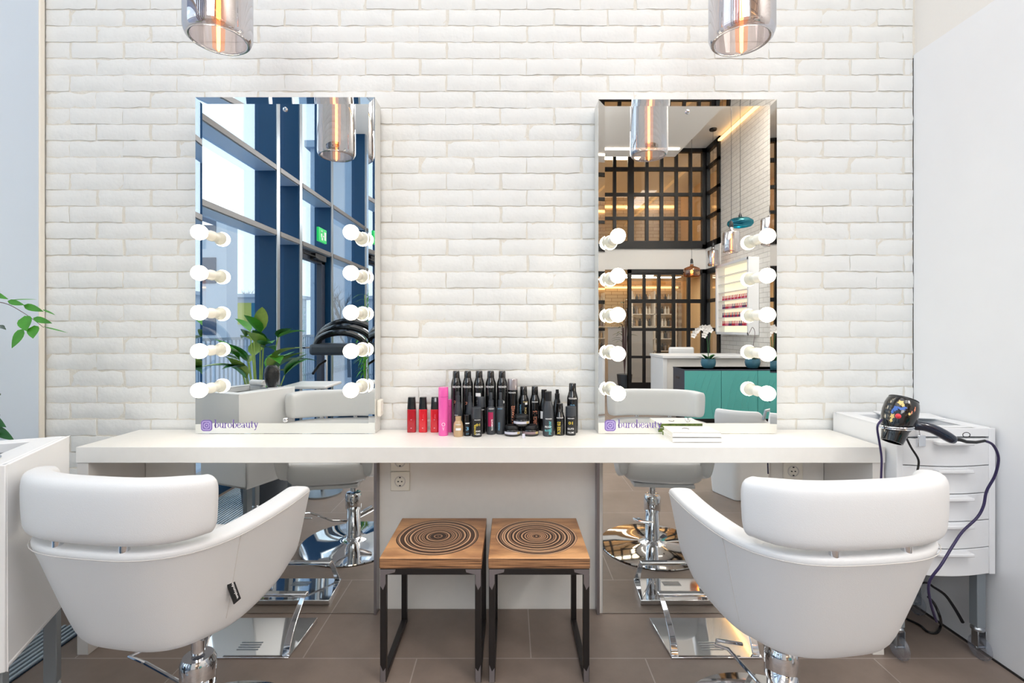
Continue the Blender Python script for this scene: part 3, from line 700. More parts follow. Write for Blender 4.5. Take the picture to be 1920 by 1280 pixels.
# middle row
bottle('taper', 553, 645, 320, 722, 'pump_spray', 'charcoal tapered spray bottle behind the beige one', 'bottle', body='grey_satin', cap='grey_satin', front=False, texts=(('REDKEN', .46, 'white_txt', .7, .16, False, -20),))
bottle('taper', 668, 755, 325, 716, 'pump_spray', 'charcoal tapered spray bottle behind the small numbered vial', 'bottle', body='grey_satin', cap='grey_satin', front=False)
bottle('cyl', 783, 856, 370, 716, 'styling_tube', 'narrow black cylinder behind the one lettered in yellow 01', 'bottle', body='black_gloss', cap='grey_satin', f1=.72, front=False, texts=(('REDKEN', .66, 'white_txt', 1.3, .24, False, 10),))
bottle('pump', 870, 955, 328, 724, 'pump_bottle', 'black pump bottle with a magenta label', 'bottle', body='grey_satin', cap='grey_satin', front=False,
       texts=(('REDKEN', .62, 'white_txt', 1.2, .2, False, 6), ('ILLUMINATE', .24, 'white_txt', .36, 2.4, True, 14)), bands=((.2, .54, 1.15, 'magenta', -6),))
bottle('pump', 962, 1045, 328, 722, 'pump_bottle', 'black pump bottle with pale blue lettering next to the stacked jars', 'bottle', body='grey_satin', cap='grey_satin', front=False,
       texts=(('REDKEN', .62, 'blue_txt', 1.1, .2, False, -10), ('FREEZE', .2, 'blue_txt', .36, 1.8, True, -20)))
# front row
bottle('flask', 556, 650, 565, 755, 'serum_bottle', 'short beige bottle with a clear gold shoulder in the front row', 'bottle', body='gold_liquid', cap='gold_liquid', texts=(('REDKEN', .62, 'white_txt', 1.0, .22, False, 0), ), bands=((.33, .45, 1.1, 'white_txt', 0),))
bottle('cyl', 655, 722, 545, 747, 'serum_vial', 'small black vial with a pale blue 3 in the front row', 'bottle', body='black_satin', cap='black_gloss', f1=.66,
       texts=(('3', .36, 'blue_txt', .8, 1.0, False, 0), ('gel', .12, 'blue_txt', .8, .3, False, 0)), bands=((.58, .63, 1.2, 'white_txt', 0),))
bottle('cyl', 730, 826, 478, 756, 'paste_tube', 'black cylinder lettered in yellow 01 beside the small vial', 'bottle', body='black_satin', cap='grey_satin', f1=.62,
       texts=(('REDKEN', .585, 'white_txt', 1.2, .16, False, 8), ('01', .42, 'gold_txt', .85, .5, False, 14), ('COVER', .26, 'gold_txt', .38, 2.0, True, -20), ('POWER', .2, 'white_txt', 1.0, .32, False, 16), ('GEL', .1, 'white_txt', 1.0, .3, False, 16)))
bottle('flask', 1402, 1508, 328, 752, 'mist_bottle', 'black spray bottle with teal and white lettering in the front row', 'bottle', body='grey_satin', cap='black_satin', rs=1.0,
       texts=(('REDKEN', .40, 'white_txt', 1.2, .2, False, 6), ('PILLOW', .2, 'teal_txt', .5, 2.4, True, 20), ('PROOF', .22, 'white_txt', 1.1, .34, False, -4), ('BLOW', .14, 'teal_txt', 1.1, .34, False, -4)))
bottle('spray', 1513, 1612, 440, 742, 'lotion_bottle', 'black bottle lettered in yellow 02', 'bottle', body='black_gloss', cap='black_gloss', sh=(.58, .74),
       texts=(('REDKEN', .56, 'white_txt', 1.3, .22, False, 4), ('02', .38, 'gold_txt', .62, .8, True, -8), ('RISE', .17, 'gold_txt', .6, 1.4, True, -8)))
bottle('cyl', 1618, 1716, 470, 742, 'paste_tube', 'black cylinder lettered in yellow 01 in front of the lone tall can', 'bottle', body='black_satin', cap='grey_satin', f1=.66,
       texts=(('REDKEN', .60, 'white_txt', 1.3, .18, False, 4), ('01', .44, 'gold_txt', .85, .55, False, 0), ('GUTS', .24, 'white_txt', 1.3, .36, False, 0), ('VOLUME', .11, 'white_txt', 1.3, .34, False, 0)))
def jar(x0, x1, top, yb, z, label, strip):
    D = (H - z) * F / ((670 + yb / 5.0526) - HY); r = (x1 - x0) / 5.0526 / 2 / F * (D + .03)
    Y = CY + D + r; X = ((740 + (x0 + x1) / 10.1052) - HX) / F * (D + r)
    h = .041; t = thing('styling_wax_jar', (X, Y, z), label, 'jar', 'low black wax jars')
    MB().lathe([(0, 0), (r * .93, 0), (r, .004), (r, .024), (r * .97, .0255), (0, .0255)], n=32).build('jar_body', 'black_gloss', t)
    MB().lathe([(r * .8, .0258), (r * .82, .027), (r * .82, h - .002), (r * .78, h), (0, h)], n=32).build('lid', 'black_satin', t)
    ang = math.degrees(math.atan2(CY - Y, -X)); m = MB(); wrap_rect(m, r, .009, .019, r * 2.3, ang, 12); m.build('label_band', strip, t)
    m = MB(); wrap_rect(m, r, .0095, .0185, r * .4, ang + 46, 4, .0008); m.build('sticker', 'khaki_txt', t)
    return X, Y
M['pale_band'] = mat('pale_band', (206, 206, 220), .4)
M['rose_band'] = mat('rose_band', (150, 126, 130), .4)
x1_, y1_ = jar(1035, 1195, 655, 752, TZ + .0002, 'low black wax jar with a pale lilac band, standing beside the pump bottles', 'pale_band')
x2_, y2_ = jar(1205, 1368, 655, 750, TZ + .0002, 'low black wax jar with a dull rose band, standing beside the teal lettered bottle', 'rose_band')
xt, yt = (x1_ + x2_) / 2, (y1_ + y2_) / 2
t3 = [o for o in bpy.data.objects if o.name.startswith('styling_wax_jar')][0]
tp = copy_tree(t3); tp.location = (xt, yt, TZ + .0418); tag(tp, 'low black wax jar with a pale lilac band, on top of the other two jars', 'jar', 'low black wax jars')
tg = tag(MB().box(-.006, .006, -.0004, .0004, 0, .018).build('price_tag', 'pale_band', loc=(sx(740 + 1222 / 5.05, 1.93), -.187, TZ + .0002)), 'tiny pale blue tag standing between the two lower jars', 'tag')
tg.rotation_euler = (R(-12), 0, R(20))

# books on the counter
def book(x, y, z, w, d, h, rz, label, cover='book_white'):
    t = thing('white_book', (x, y, z), label, 'book', 'white books on the counter', rz)
    MB().box(-w / 2, w / 2, -d / 2, d / 2, 0, .0015).box(-w / 2, w / 2, -d / 2, d / 2, h - .0015, h).box(-w / 2, w / 2, -d / 2, -d / 2 + .0015, 0, h).build('cover', cover, t)
    MB().box(-w / 2 + .003, w / 2 - .003, -d / 2 + .0016, d / 2 - .004, .0016, h - .0016).build('page_block', 'paper', t, smooth=False)
    MB().box(-w / 2, w / 2, d / 2 - .0018, d / 2, .0016, h - .0016).build('spine', 'green_spine', t, smooth=False)
    return t
book(.712, -.195, TZ + .0002, .186, .125, .019, R(0), 'white book lying on the counter, lower of the two')
b2 = book(.712, -.195, TZ + .0196, .184, .123, .018, R(-1), 'white book lying on top of another in front of the mirror')
MB().tube([(-.02 + .012 * math.cos(a), .0 + .012 * math.sin(a) * 1.6, .0185) for a in [R(k * 20) for k in range(9)]], .0012, 6).build('ribbon', 'cable_black', b2)

# ------------------------------------------------------------------ stools
def stool(x0, x1, label, m, seed):
    w = (x1 - x0); cx = (x0 + x1) / 2; y0, y1 = -.465, -.118; cy = (y0 + y1) / 2; d = (y1 - y0) / 2; z1 = .422; w /= 2
    t = thing('wooden_stool', (cx, cy, 0), label, 'stool', 'square stools with charred wooden seats')
    o = MB().box(-w, w, -d, d, -.0, .036).build('seat', m, t, bevel=.003, loc=(0, 0, z1 - .036))
    zb = z1 - .0365; q = .0105
    m = MB()
    for a in (-1, 1): m.box(-w + .002, w - .002, a * (d - q - .002) - q, a * (d - q - .002) + q, zb - .021, zb)
    m.box(-w + .002, -w + .023, -d + .024, d - .024, zb - .021, zb).box(w - .023, w - .002, -d + .024, d - .024, zb - .021, zb)
    m.build('seat_frame', 'black_frame', t, bevel=.0015)
    # bare, scuffed patches at the corners and feet of the frame
    for a in (-1, 1):
        xo, xi, po_, pi_ = a * (w - .003), a * (w - .055), a * (w - .0035), a * (w - .0215); xa, xb2 = po_, pi_
        m = MB(); m.add([(x, -d + .0012, z) for x, z in ((xo, zb - .002), (xi, zb - .002), (xi * 1.02, zb - .012), (pi_, zb - .020), (pi_, zb - .05), ((po_ + pi_) / 2, zb - .072), (po_, zb - .058))], [tuple(range(7))]); m.build('bare_corner_patch', 'steel_bare', t, smooth=False)
        m = MB(); m.add([(x, -d + .0012, z) for x, z in ((xa, .001), (xb2, .001), (xb2, .05), ((xa + xb2) / 2, .038), (xa, .06))], [tuple(range(5))]); m.build('bare_foot_patch', 'steel_bare', t, smooth=False)
    for a in (-1, 1):
        for b in (-1, 1):
            MB().box(a * (w - .0125) - q, a * (w - .0125) + q, b * (d - .0125) - q, b * (d - .0125) + q, .0, zb - .021).build('leg', 'black_frame', t, bevel=.0015)
        MB().box(a * (w - .0125) - q, a * (w - .0125) + q, -d + .024, d - .024, .0005, .0205).build('floor_rail', 'black_frame', t, bevel=.0015)
    return t
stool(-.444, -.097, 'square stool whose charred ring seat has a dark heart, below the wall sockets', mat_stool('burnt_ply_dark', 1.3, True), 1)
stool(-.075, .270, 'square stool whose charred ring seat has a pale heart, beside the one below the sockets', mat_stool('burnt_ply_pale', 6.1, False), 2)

# ------------------------------------------------------------------ styling chairs
def chair_curve(n=47, hw=.285, tip=.264, yt=.235, b=.290):
    pts = []
    for k in range(7): 
        u = k / 7; pts.append((-(tip + (hw - tip) * math.sin(u * PI / 2)), yt * (1 - u)))
    for k in range(25):
        a = PI / 2 * k / 24; pts.append((-hw * math.cos(a) ** .66, -b * math.sin(a) ** .66))
    pts += [(-x, y) for x, y in reversed(pts[:-1])]
    # resample
    d = [0]
    for i in range(1, len(pts)): d.append(d[-1] + math.dist(pts[i], pts[i - 1]))
    out = []; j = 0
    for k in range(n):
        s = d[-1] * k / (n - 1)
        while j < len(d) - 2 and d[j + 1] < s: j += 1
        u = (s - d[j]) / (d[j + 1] - d[j]); out.append((pts[j][0] + (pts[j + 1][0] - pts[j][0]) * u, pts[j][1] + (pts[j + 1][1] - pts[j][1]) * u))
    nr = []
    for i in range(n):
        a = out[max(i - 1, 0)]; c = out[min(i + 1, n - 1)]; tx, ty = c[0] - a[0], c[1] - a[1]; l = math.hypot(tx, ty)
        nr.append((ty / l * -1 if False else -(-ty) / l * -1, 0))
        nr[-1] = (ty / l, -tx / l)          # points outward when walking from the left tip round the back
    return out, nr
def make_chair(loc, rz, label, lever, tagged=False, cushion=True, col=(0, 0)):
    t = thing('styling_chair', (loc[0], loc[1], 0), label, 'chair', 'white hydraulic styling chairs', rz)
    P, N = chair_curve()
    sgn = 1
    # make sure normals are outward (at the back centre outward is -y)
    mid = len(P) // 2
    if N[mid][1] > 0: sgn = -1
    zt = .675; rings = []
    for i, ((x, y), (nx, ny)) in enumerate(zip(P, N)):
        nx *= sgn; ny *= sgn
        s = max(0, (y + .08) / .30); s = min(s, 1)
        zb = .368 + .07 * s ** 1.5
        prof = [(.80, .0, .64), (.55, 0, .0), (.35, 0, 0)]
        ring = []
        def pt(k, off, z): 
            q_ = min(1, max(0, (y + .16) / .30)); k = 1 - (1 - k) * (1 - .52 * q_)
            ky = k if y < 0 else 1 - (1 - k) * .75
            ring.append((x * k - nx * off, y * ky - ny * off, z))
        hgt = zt - zb
        pt(.46, 0, zb + .003); pt(.60, 0, zb); pt(.685, 0, zb + .014); pt(.735, 0, zb + hgt * .14); pt(.80, 0, zb + hgt * .34); pt(.885, 0, zb + hgt * .62); pt(.955, 0, zb + hgt * .86)
        pt(.992, .0, zt - .014); pt(1.0, .006, zt - .004); pt(1.0, .016, zt); pt(1.0, .060, zt); pt(1.0, .074, zt - .004); pt(.994, .082, zt - .014)
        pt(.96, .084, zb + hgt * .7); pt(.90, .08, zb + hgt * .45); pt(.76, .07, zb + hgt * .22); pt(.50, .05, zb + hgt * .15)
        rings.append(ring)
    # rounded ends of the arms
    def shrink(ring, f, dy):
        cx = sum(p[0] for p in ring) / len(ring); cz = sum(p[2] for p in ring) / len(ring)
        return [(cx + (p[0] - cx) * f, p[1] + dy, cz + (p[2] - cz) * f) for p in ring]
    rings = [shrink(rings[0], .86, .012)] + [shrink(rings[0], .96, .008)] + rings + [shrink(rings[-1], .96, .008)] + [shrink(rings[-1], .86, .012)]
    MB().loft(rings).build('shell', 'leather', t, sub=1, angle=70)
    # underside board joining the two sides
    ri = [(x * .58, (y * .58 if y < 0 else y * .8)) for x, y in P]
    MB().prism(ri, .379, .40).build('seat_base', 'leather', t, bevel=.006)
    # seat cushion
    def sup(a, b, e=.5, n=36):
        o = []
        for k in range(n):
            th = 2 * PI * k / n; c, s_ = math.cos(th), math.sin(th)
            o.append((a * math.copysign(abs(c) ** e, c), b * math.copysign(abs(s_) ** e, s_)))
        return o
    base = sup(1, 1)
    lay = [(.17, .17, .405), (.196, .206, .412), (.206, .224, .432), (.21, .23, .46), (.21, .23, .50), (.204, .222, .522), (.18, .2, .535), (.1, .1, .540)]
    MB().loft([[(a * x, .022 + b * y, z) for x, y in base] for a, b, z in lay]).build('seat', 'leather', t, sub=1, angle=80)
    # seams
    m = MB(); ln = []
    for i, ((x, y), (nx, ny)) in enumerate(zip(P, N)): ln.append((x * .9965 , y * .9965, zt - .0175))
    m.tube(ln, .0012, 5)
    for fx in (-1, 1):
        i = 11 if fx < 0 else len(P) - 12
        sl_ = []
        for k, z in ((.737, .14), (.802, .34), (.887, .62), (.957, .86), (.994, .945)):
            x, y = P[i]; q_ = min(1, max(0, (y + .16) / .30)); k = 1 - (1 - k) * (1 - .52 * q_); sl_.append((x * k, y * k, .375 + .3 * z))
        m.tube(sl_, .001, 5)
    m.build('seam', 'seam', t)
    # back cushion, curved like the shell, on two chrome pegs
    if cushion:
        idx = [i for i, (x, y) in enumerate(P) if y < -.196]; n = len(idx); rings = []
        zc, hh, th = .764, .078, .036
        for q in range(-3, n + 3):
            ii = idx[min(max(q, 0), n - 1)]; x, y = P[ii]; nx, ny = N[ii][0] * sgn, N[ii][1] * sgn
            u = q / (n - 1) * 2 - 1 if 0 <= q <= n - 1 else 0
            if q < 0: ext = [.004, .0085, .011][-q - 1]; f = [.93, .82, .60][-q - 1]
            elif q > n - 1: ext = [.004, .0085, .011][q - n]; f = [.93, .82, .60][q - n]
            else: ext = 0; f = 1 - .10 * abs(u) ** 8
            tx, ty = (P[min(ii + 1, len(P) - 1)][0] - P[max(ii - 1, 0)][0], P[min(ii + 1, len(P) - 1)][1] - P[max(ii - 1, 0)][1]); l = math.hypot(tx, ty)
            sg = -1 if q < 0 else 1
            cxx = x - nx * .036 + tx / l * ext * sg * 2; cyy = y - ny * .036 + ty / l * ext * sg * 2
            ring = []
            for a in range(20):
                an = 2 * PI * a / 20; ca, sa = math.cos(an), math.sin(an)
                du = th * math.copysign(abs(ca) ** .55, ca) * (f if f < .9 else 1); dz = hh * math.copysign(abs(sa) ** .42, sa) * f
                fl = 1.085 + .015 * dz / hh
                ring.append((cxx * fl + nx * du, cyy * 1.03 + ny * du, zc + dz))
            rings.append(ring)
        cu = MB().loft(rings).build('back_cushion', 'leather', t, sub=1, angle=80)
        m = MB(); m.tube([((P[i][0] + N[i][0] * sgn * -.003) * 1.014, (P[i][1] + N[i][1] * sgn * -.003) * 1.014, zc + hh * .80) for i in idx], .0011, 5); m.build('piping', 'seam', cu)
        for fx in (-.105, .105):
            ii = min(range(len(P)), key=lambda i: abs(P[i][0] - fx) + (0 if P[i][1] < -.1 else 9)); x, y = P[ii]
            MB().cyl((x, y + .022, .655), (x, y + .022, .70), .0115, n=18).build('peg', 'chrome', t)
    # column, set off from the body's centre like the sliding seat
    ca, sa = math.cos(-rz), math.sin(-rz); ox, oy = col[0] * ca - col[1] * sa, col[0] * sa + col[1] * ca
    MB().cyl((ox, oy, .29), (ox, oy, .385), .017, n=20).build('piston', 'chrome', t)
    MB().lathe([(.038, .02), (.038, .19), (.045, .20), (.045, .27), (.038, .283), (.0, .285)], (ox, oy, 0), 28).build('pump_column', 'chrome', t)
    MB().lathe([(0, 0), (.272, 0), (.282, .004), (.280, .008), (.20, .016), (.08, .023), (.05, .032), (.04, .04), (0, .04)], (ox, oy, 0), 64).build('base_disc', 'chrome', t)
    MB().box(ox - .07, ox + .07, oy - .06, oy + .06, .366, .379).build('mounting_plate', 'satin', t, bevel=.003)
    # lever given in chair-centred world directions
    m = MB(); ca, sa = math.cos(-rz), math.sin(-rz)
    L_ = [(ox + x * ca - y * sa, oy + x * sa + y * ca, z) for x, y, z in lever]
    m.tube(L_, .0055, 8); lx_, ly_ = lever[1][0] * ca - lever[1][1] * sa, lever[1][0] * sa + lever[1][1] * ca
    m.cyl((ox + lx_ * .3, oy + ly_ * .3, .125), (ox - lx_ * .95, oy - ly_ * .95, .17), .013, .017, 16)
    m.build('pump_lever', 'chrome', t)
    if tagged:
        # black woven tag, stitched vertically to the outer side
        x, y = P[-11]; k = .845
        o = MB().box(-.011, .011, -.0015, .0015, -.029, .029)
        i = len(P) - 12; x, y = P[i]; nx, ny = N[i][0] * sgn, N[i][1] * sgn
        lb = o.build('sewn_tag', 'black_satin', t, loc=(x * .862 + nx * .0035, y * .862 + ny * .0035, .498))
        lb.rotation_euler = (R(-14), R(-10), math.atan2(ny, nx) + PI / 2)
        mm = MB(); vs, fs, w, h = text_data('welonda', 1.0, .02); s_ = .046 / w
        mm.add([(-yy * s_ * 0.8 + .002, -.0018, xx * s_) for xx, yy in vs], fs); mm.build('lettering', 'white_txt', lb, smooth=False)
    return t
chl = make_chair((-.965, -.68), R(-9), 'white styling chair with a black sewn tag, standing beside the drawer trolley at the window', [(0, 0, .12), (-.09, .07, .15), (-.21, .085, .20), (-.28, .11, .203), (-.25, .16, .203), (-.17, .16, .2)], tagged=True, col=(.088, -.063))
chr_ = make_chair((.812, -.705), R(7), 'white styling chair facing the mirror that reflects the teal cabinet, nearest the hair dryer', [(0, 0, .11), (-.03, .045, .13), (-.1, .12, .195), (-.135, .13, .2), (-.12, .155, .2), (-.04, .15, .19)], col=(-.030, 0))

# footrests
def footrest(x0, x1, label, flip=1):
    t = thing('chrome_footrest', ((x0 + x1) / 2, -.24, 0), label, 'footrest', 'chrome footrests on the floor'); w = (x1 - x0) / 2
    # plate: thin wedge rising to the wall side
    y0, y1 = -.107, .108
    m = MB(); m.add([(-w, y0, .001), (w, y0, .001), (w + .02, y1, .001), (-w - .02, y1, .001), (-w, y0, .006), (w, y0, .006), (w + .02, y1, .022), (-w - .02, y1, .022)],
                    [(0, 3, 2, 1), (4, 5, 6, 7), (0, 1, 5, 4), (1, 2, 6, 5), (2, 3, 7, 6), (3, 0, 4, 7)])
    m.build('plate', 'chrome', t, bevel=.002)
    m = MB()
    for k in range(4): m.box(-.04, .04, -.07 + k * .012, -.066 + k * .012, .0082 + k * .0009, .0102 + k * .0009)
    m.build('vent_slots', 'satin', t)
    for s_ in (-1, 1):
        rg = []
        for k in range(11):
            u = k / 10; y = y0 + .014 + .125 * u ** 1.25; z = .006 + .150 * u ** .95; xx = s_ * (w - .016 - .004 * math.sin(u * PI)) + s_ * .012 * u; ww = .014 - .004 * u
            rg.append([(xx - ww, y - .004, z), (xx + ww, y - .004, z), (xx + ww, y + .007, z + .004), (xx - ww, y + .007, z + .004)])
        MB().loft(rg).build('side_bar', 'chrome', t, bevel=.003)
    MB().box(-w - .006, w + .006, y0 + .137, y0 + .165, .146, .160).build('foot_bar', 'chrome', t, bevel=.005, bseg=3)
    return t
footrest(-1.145, -.805, 'chrome floor footrest under the chair with the black tag')
footrest(.585, .915, 'chrome floor footrest under the chair nearest the hair dryer')

# ------------------------------------------------------------------ drawer trolleys
def trolley(loc, rz, label, W=.353, Dp=.335, z0=.32, z1=.842, fronts=5):
    """origin at the back right corner on the floor; the front faces -y"""
    t = thing('drawer_trolley', (loc[0], loc[1], 0), label, 'trolley', 'white drawer trolleys on castors', rz)
    tk = .012
    m = MB().box(-W, -W + tk, -Dp, 0, z0, z1).box(-tk, 0, -Dp, 0, z0, z1).box(-W, 0, -tk, 0, z0, z1).box(-W, 0, -Dp, 0, z0, z0 + tk)
    m.build('case', 'panel', t, bevel=.003)
    MB().box(-W + tk, -tk, -Dp + .01, -tk, z1 - .05, z1 - .045).build('tray_well', 'tray_grey', t)
    MB().box(-W + tk, -W + .06, -Dp + .005, -tk, z1 - .03, z1 - .0).box(-.07, -tk, -Dp + .005, -tk, z1 - .03, z1 - .0).box(-W + .06, -.07, -Dp + .005, -Dp + .05, z1 - .03, z1).box(-W + .06, -.07, -.05, -tk, z1 - .03, z1).build('tray_rim', 'panel', t, bevel=.003)
    hh = (z1 - z0 - .035) / fronts
    zt = z1 - .03
    def front(za, zb):
        pts = [(-W + .022 + (W - .044) * k / 10, -Dp - .004 - .022 * math.sin(PI * k / 10)) for k in range(11)] + [(-.022, -Dp + .02), (-W + .022, -Dp + .02)]
        return MB().prism(pts, za, zb)
    for k in range(fronts):
        za = z0 + .002 + hh * k; zb = za + hh - .0035
        d = front(za, zb).build('drawer', 'panel', t, bevel=.0015)
        MB().box(-W / 2 - .062, -W / 2 + .062, -Dp - .05, -Dp - .02, zb - .016, zb - .0045).build('handle', 'panel', d, bevel=.003)
    MB().box(-W, -W + .022, -Dp - .006, -Dp + .01, z0, z1).box(-.022, 0, -Dp - .006, -Dp + .01, z0, z1).box(-W + .0221, -.0221, -Dp - .006, -Dp + .01, zt + .0, z1).build('front_frame', 'panel', t, bevel=.002)
    for x in (-W + .03, -.03):
        for y in (-Dp + .03, -.03):
            l_ = MB().box(x - .016, x + .016, y - .016, y + .016, .115, z0).build('leg', 'greymetal', t, bevel=.002)
            MB().lathe([(0, .100), (.020, .100), (.021, .108), (.015, .116), (0, .116)], (x, y, 0), 20).box(x - .0155, x - .0135, y - .018, y + .008, .045, .102).box(x + .0135, x + .0155, y - .018, y + .008, .045, .102).cyl((x - .017, y - .01, .042), (x + .017, y - .01, .042), .005, n=12).build('castor_fork', 'satin', t, bevel=.001)
            MB().lathe([(.018, -.011), (.036, -.011), (.0415, -.006), (.0415, .006), (.036, .011), (.018, .011)], (x, y - .01, .042), 32, p1=(x + 1, y - .01, .042)).build('wheel', 'clearwheel', t)
    return t
tr = trolley((1.736, -.03), 0, 'white drawer trolley with castors, holding the hair dryer against the lacquered wall')
tl = trolley((-1.388, -.580), R(23.3), 'white drawer trolley with an open grey tray top beside the window', W=.36, Dp=.35, z0=.35, z1=.862)
# papers on the trolley
tag(MB().box(-.10, .10, -.06, .06, 0, .006).build('paper_pad', 'panel', bevel=.002, loc=(1.62, -.13, .8425)), 'white pad of paper on the trolley behind the hair dryer', 'paper pad').rotation_euler = (0, 0, R(-18))

# ------------------------------------------------------------------ hair dryer in its ring holder
DD = 1.66
def P3(px, py, D): return Vector((sx(px, D), CY + D, H + (HY - py) / F * D))
A = P3(1694, 750, DD + .01); B = P3(1672, 828, DD - .01)
ax = (B - A).normalized(); Ln = (B - A).length
hd = thing('hair_dryer', tuple((A + B) / 2), 'glossy black hair dryer with coloured prints, hanging nozzle down in a chrome ring', 'hair dryer')
A0 = A - hd.location; B0 = B - hd.location
s_ = Ln / .152
MB().lathe([(0, .0), (.042, .0), (.0455, .005), (.0495, .022), (.051, .045), (.0495, .068), (.044, .092), (.038, .108), (0, .108)], tuple(A0), 36, p1=tuple(B0)).build('body', 'black_gloss', hd)
MB().lathe([(.0375, .100), (.0385, .108), (.034, .135), (.031, .152), (.027, .152), (.03, .12), (0, .118)], tuple(A0), 32, p1=tuple(B0)).build('nozzle', 'black_gloss', hd)
MB().lathe([(.0425, -.004), (.0425, .003), (.036, .004), (.036, -.001), (.034, -.004), (0, -.004)], tuple(A0), 32, p1=tuple(B0)).build('rear_grille', 'black_satin', hd)
hp = [P3(x, y, d) - hd.location for x, y, d in ((1708, 798, DD), (1722, 797, DD - .01), (1745, 801, DD - .02), (1768, 813, DD - .03), (1786, 824, DD - .035), (1792, 826, DD - .035))]
m = MB(); rg = []
for i, p in enumerate(hp):
    d = (hp[min(i + 1, 5)] - hp[max(i - 1, 0)]).normalized(); side = Vector((0, 1, 0)); u_ = d.cross(side).normalized(); r1 = (.017, .0165, .0165, .018, .017, .011)[i]; r2 = (.016, .0155, .016, .017, .016, .010)[i]
    rg.append([tuple(p + u_ * r1 * math.cos(2 * PI * k / 16) + side * r2 * math.sin(2 * PI * k / 16)) for k in range(16)])
m.loft(rg).build('handle', 'dryer_blue', hd, sub=1)
sr = [P3(x, y, DD - .035) - hd.location for x, y in ((1788, 823), (1800, 824), (1812, 828), (1830, 829), (1847, 826))]
m = MB().tube(sr, .0065, 10, .0045)
m.tube([P3(1812 + 7 * math.cos(a), 815 + 4.6 * math.sin(a), DD - .035) - hd.location for a in [k * 2 * PI / 12 for k in range(13)]], .0012, 6); m.build('cord_guard', 'black_satin', hd)
MB().sphere(tuple(P3(1684, 780, DD - .052) - hd.location), .0085, 16, 10).build('cool_button', 'red_plastic', hd)
MB().sphere(tuple(P3(1722, 804, DD - .012) - hd.location), .004, 10, 8).build('switch', 'red_plastic', hd)
q = (ax).to_track_quat('Z', 'Y')
def on_body(t_, ang, w, h_, seg=5):
    prof = [(0, .042), (.005, .0455), (.022, .0495), (.045, .051), (.068, .0495), (.092, .044), (.108, .038)]
    def rad(t):
        for (a, ra), (b, rb) in zip(prof, prof[1:]):
            if a <= t <= b: return ra + (rb - ra) * (t - a) / (b - a)
        return .038
    best = []
    for i in range(seg):
        th = 2 * PI * i / seg; rr = 1 if i % 2 == 0 else .6
        tt = t_ + h_ * math.cos(th) * rr; aa = ang + w * math.sin(th) * rr; r_ = rad(tt) + .0012
        best.append(tuple(A0 + q @ Vector((r_ * math.cos(aa), r_ * math.sin(aa), tt))))
    return best
# angle in the body's frame that faces the camera
tocam = q.inverted() @ (Vector((0, CY, H)) - (A + B) / 2); a0 = math.atan2(tocam.y, tocam.x)
uu = q.inverted() @ Vector((1, 0, 0)); sgnx = 1 if math.atan2(uu.y, uu.x) - a0 > 0 else -1
for mt_, blobs in (('ivoryfig', ((.022, -.1, .22, .010), (.03, .05, .12, .006), (.074, -.35, .16, .011), (.088, -.38, .12, .008), (.052, .5, .10, .006))), ('bluefig', ((.042, .0, .30, .006), (.046, -.28, .16, .012), (.058, -.40, .10, .010), (.036, .18, .14, .005))), ('copper_txt', ((.03, .75, .06, .012), (.045, .6, .06, .008)))):
    for (t_, a_, w, h_) in blobs:
        m = MB(); m.add(on_body(t_, a0 + a_ * sgnx, w, h_, 10), [tuple(range(10))]); m.build('printed_motif', mt_, hd, smooth=False)
m = MB(); m.tube([hd.location * 0 + A0 + q @ Vector((.045 * math.cos(a), .045 * math.sin(a), .101)) for a in [k * 2 * PI / 28 for k in range(29)]], .003, 8)
rh = thing('dryer_ring_holder', tuple(hd.location), 'chrome spiral ring clamped to the trolley, carrying the hair dryer', 'holder')
c0 = A0 + q @ Vector((.0, .0, .101))
pts = []
for k in range(64):
    a = k * 2 * PI / 28; p = A0 + ax * .101 + Vector((.0495 * math.cos(a), .0495 * math.sin(a), .006 * k / 28 - .002)); pts.append(p)
pts += [pts[-1] + Vector((.03, .06, .0)), Vector((1.45, -.381, .86)) - hd.location, Vector((1.46, -.381, .80)) - hd.location]
MB().tube(pts, .0026, 8).build('ring', 'chrome', rh)
MB().box(-.014, .014, -.006, .006, -.02, .02).build('clamp', 'chrome', rh, bevel=.002, loc=tuple(Vector((1.46, -.381, .80)) - hd.location))
def smooth_path(pts, n=6):
    pts = [Vector(p) for p in pts]; out = []
    for i in range(len(pts) - 1):
        p0 = pts[max(i - 1, 0)]; p1 = pts[i]; p2 = pts[i + 1]; p3 = pts[min(i + 2, len(pts) - 1)]
        for k in range(n):
            t = k / n; out.append(.5 * ((2 * p1) + (-p0 + p2) * t + (2 * p0 - 5 * p1 + 4 * p2 - p3) * t * t + (-p0 + 3 * p1 - 3 * p2 + p3) * t ** 3))
    return out + [pts[-1]]
cord = [P3(x, y, d) for x, y, d in ((1846, 826, DD - .035), (1862, 834, DD - .03), (1872, 858, DD - .02), (1866, 890, DD), (1850, 920, DD + .01), (1844, 948, DD + .01), (1832, 970, DD + .01), (1805, 996, DD), (1787, 1022, DD - .02), (1765, 1058, DD - .04), (1742, 1092, DD - .03), (1745, 1130, DD), (1756, 1165, DD + .05))]
tag(MB().tube(smooth_path(cord), .0042, 10).build('looping_cable', 'cable'), 'dark purple hair dryer cord looping down in front of the trolley', 'cord')
c2 = [P3(x, y, d) for x, y, d in ((1654, 786, DD - .005), (1645, 800, DD - .01), (1649, 830, DD - .0), (1653, 860, DD), (1652, 905, DD), (1654, 960, DD + .0), (1656, 1010, DD))]
tag(MB().tube(smooth_path(c2), .0033, 8).build('hanging_cable', 'cable'), 'dark thin cable hanging straight down past the counter corner from the ring holder', 'cable')
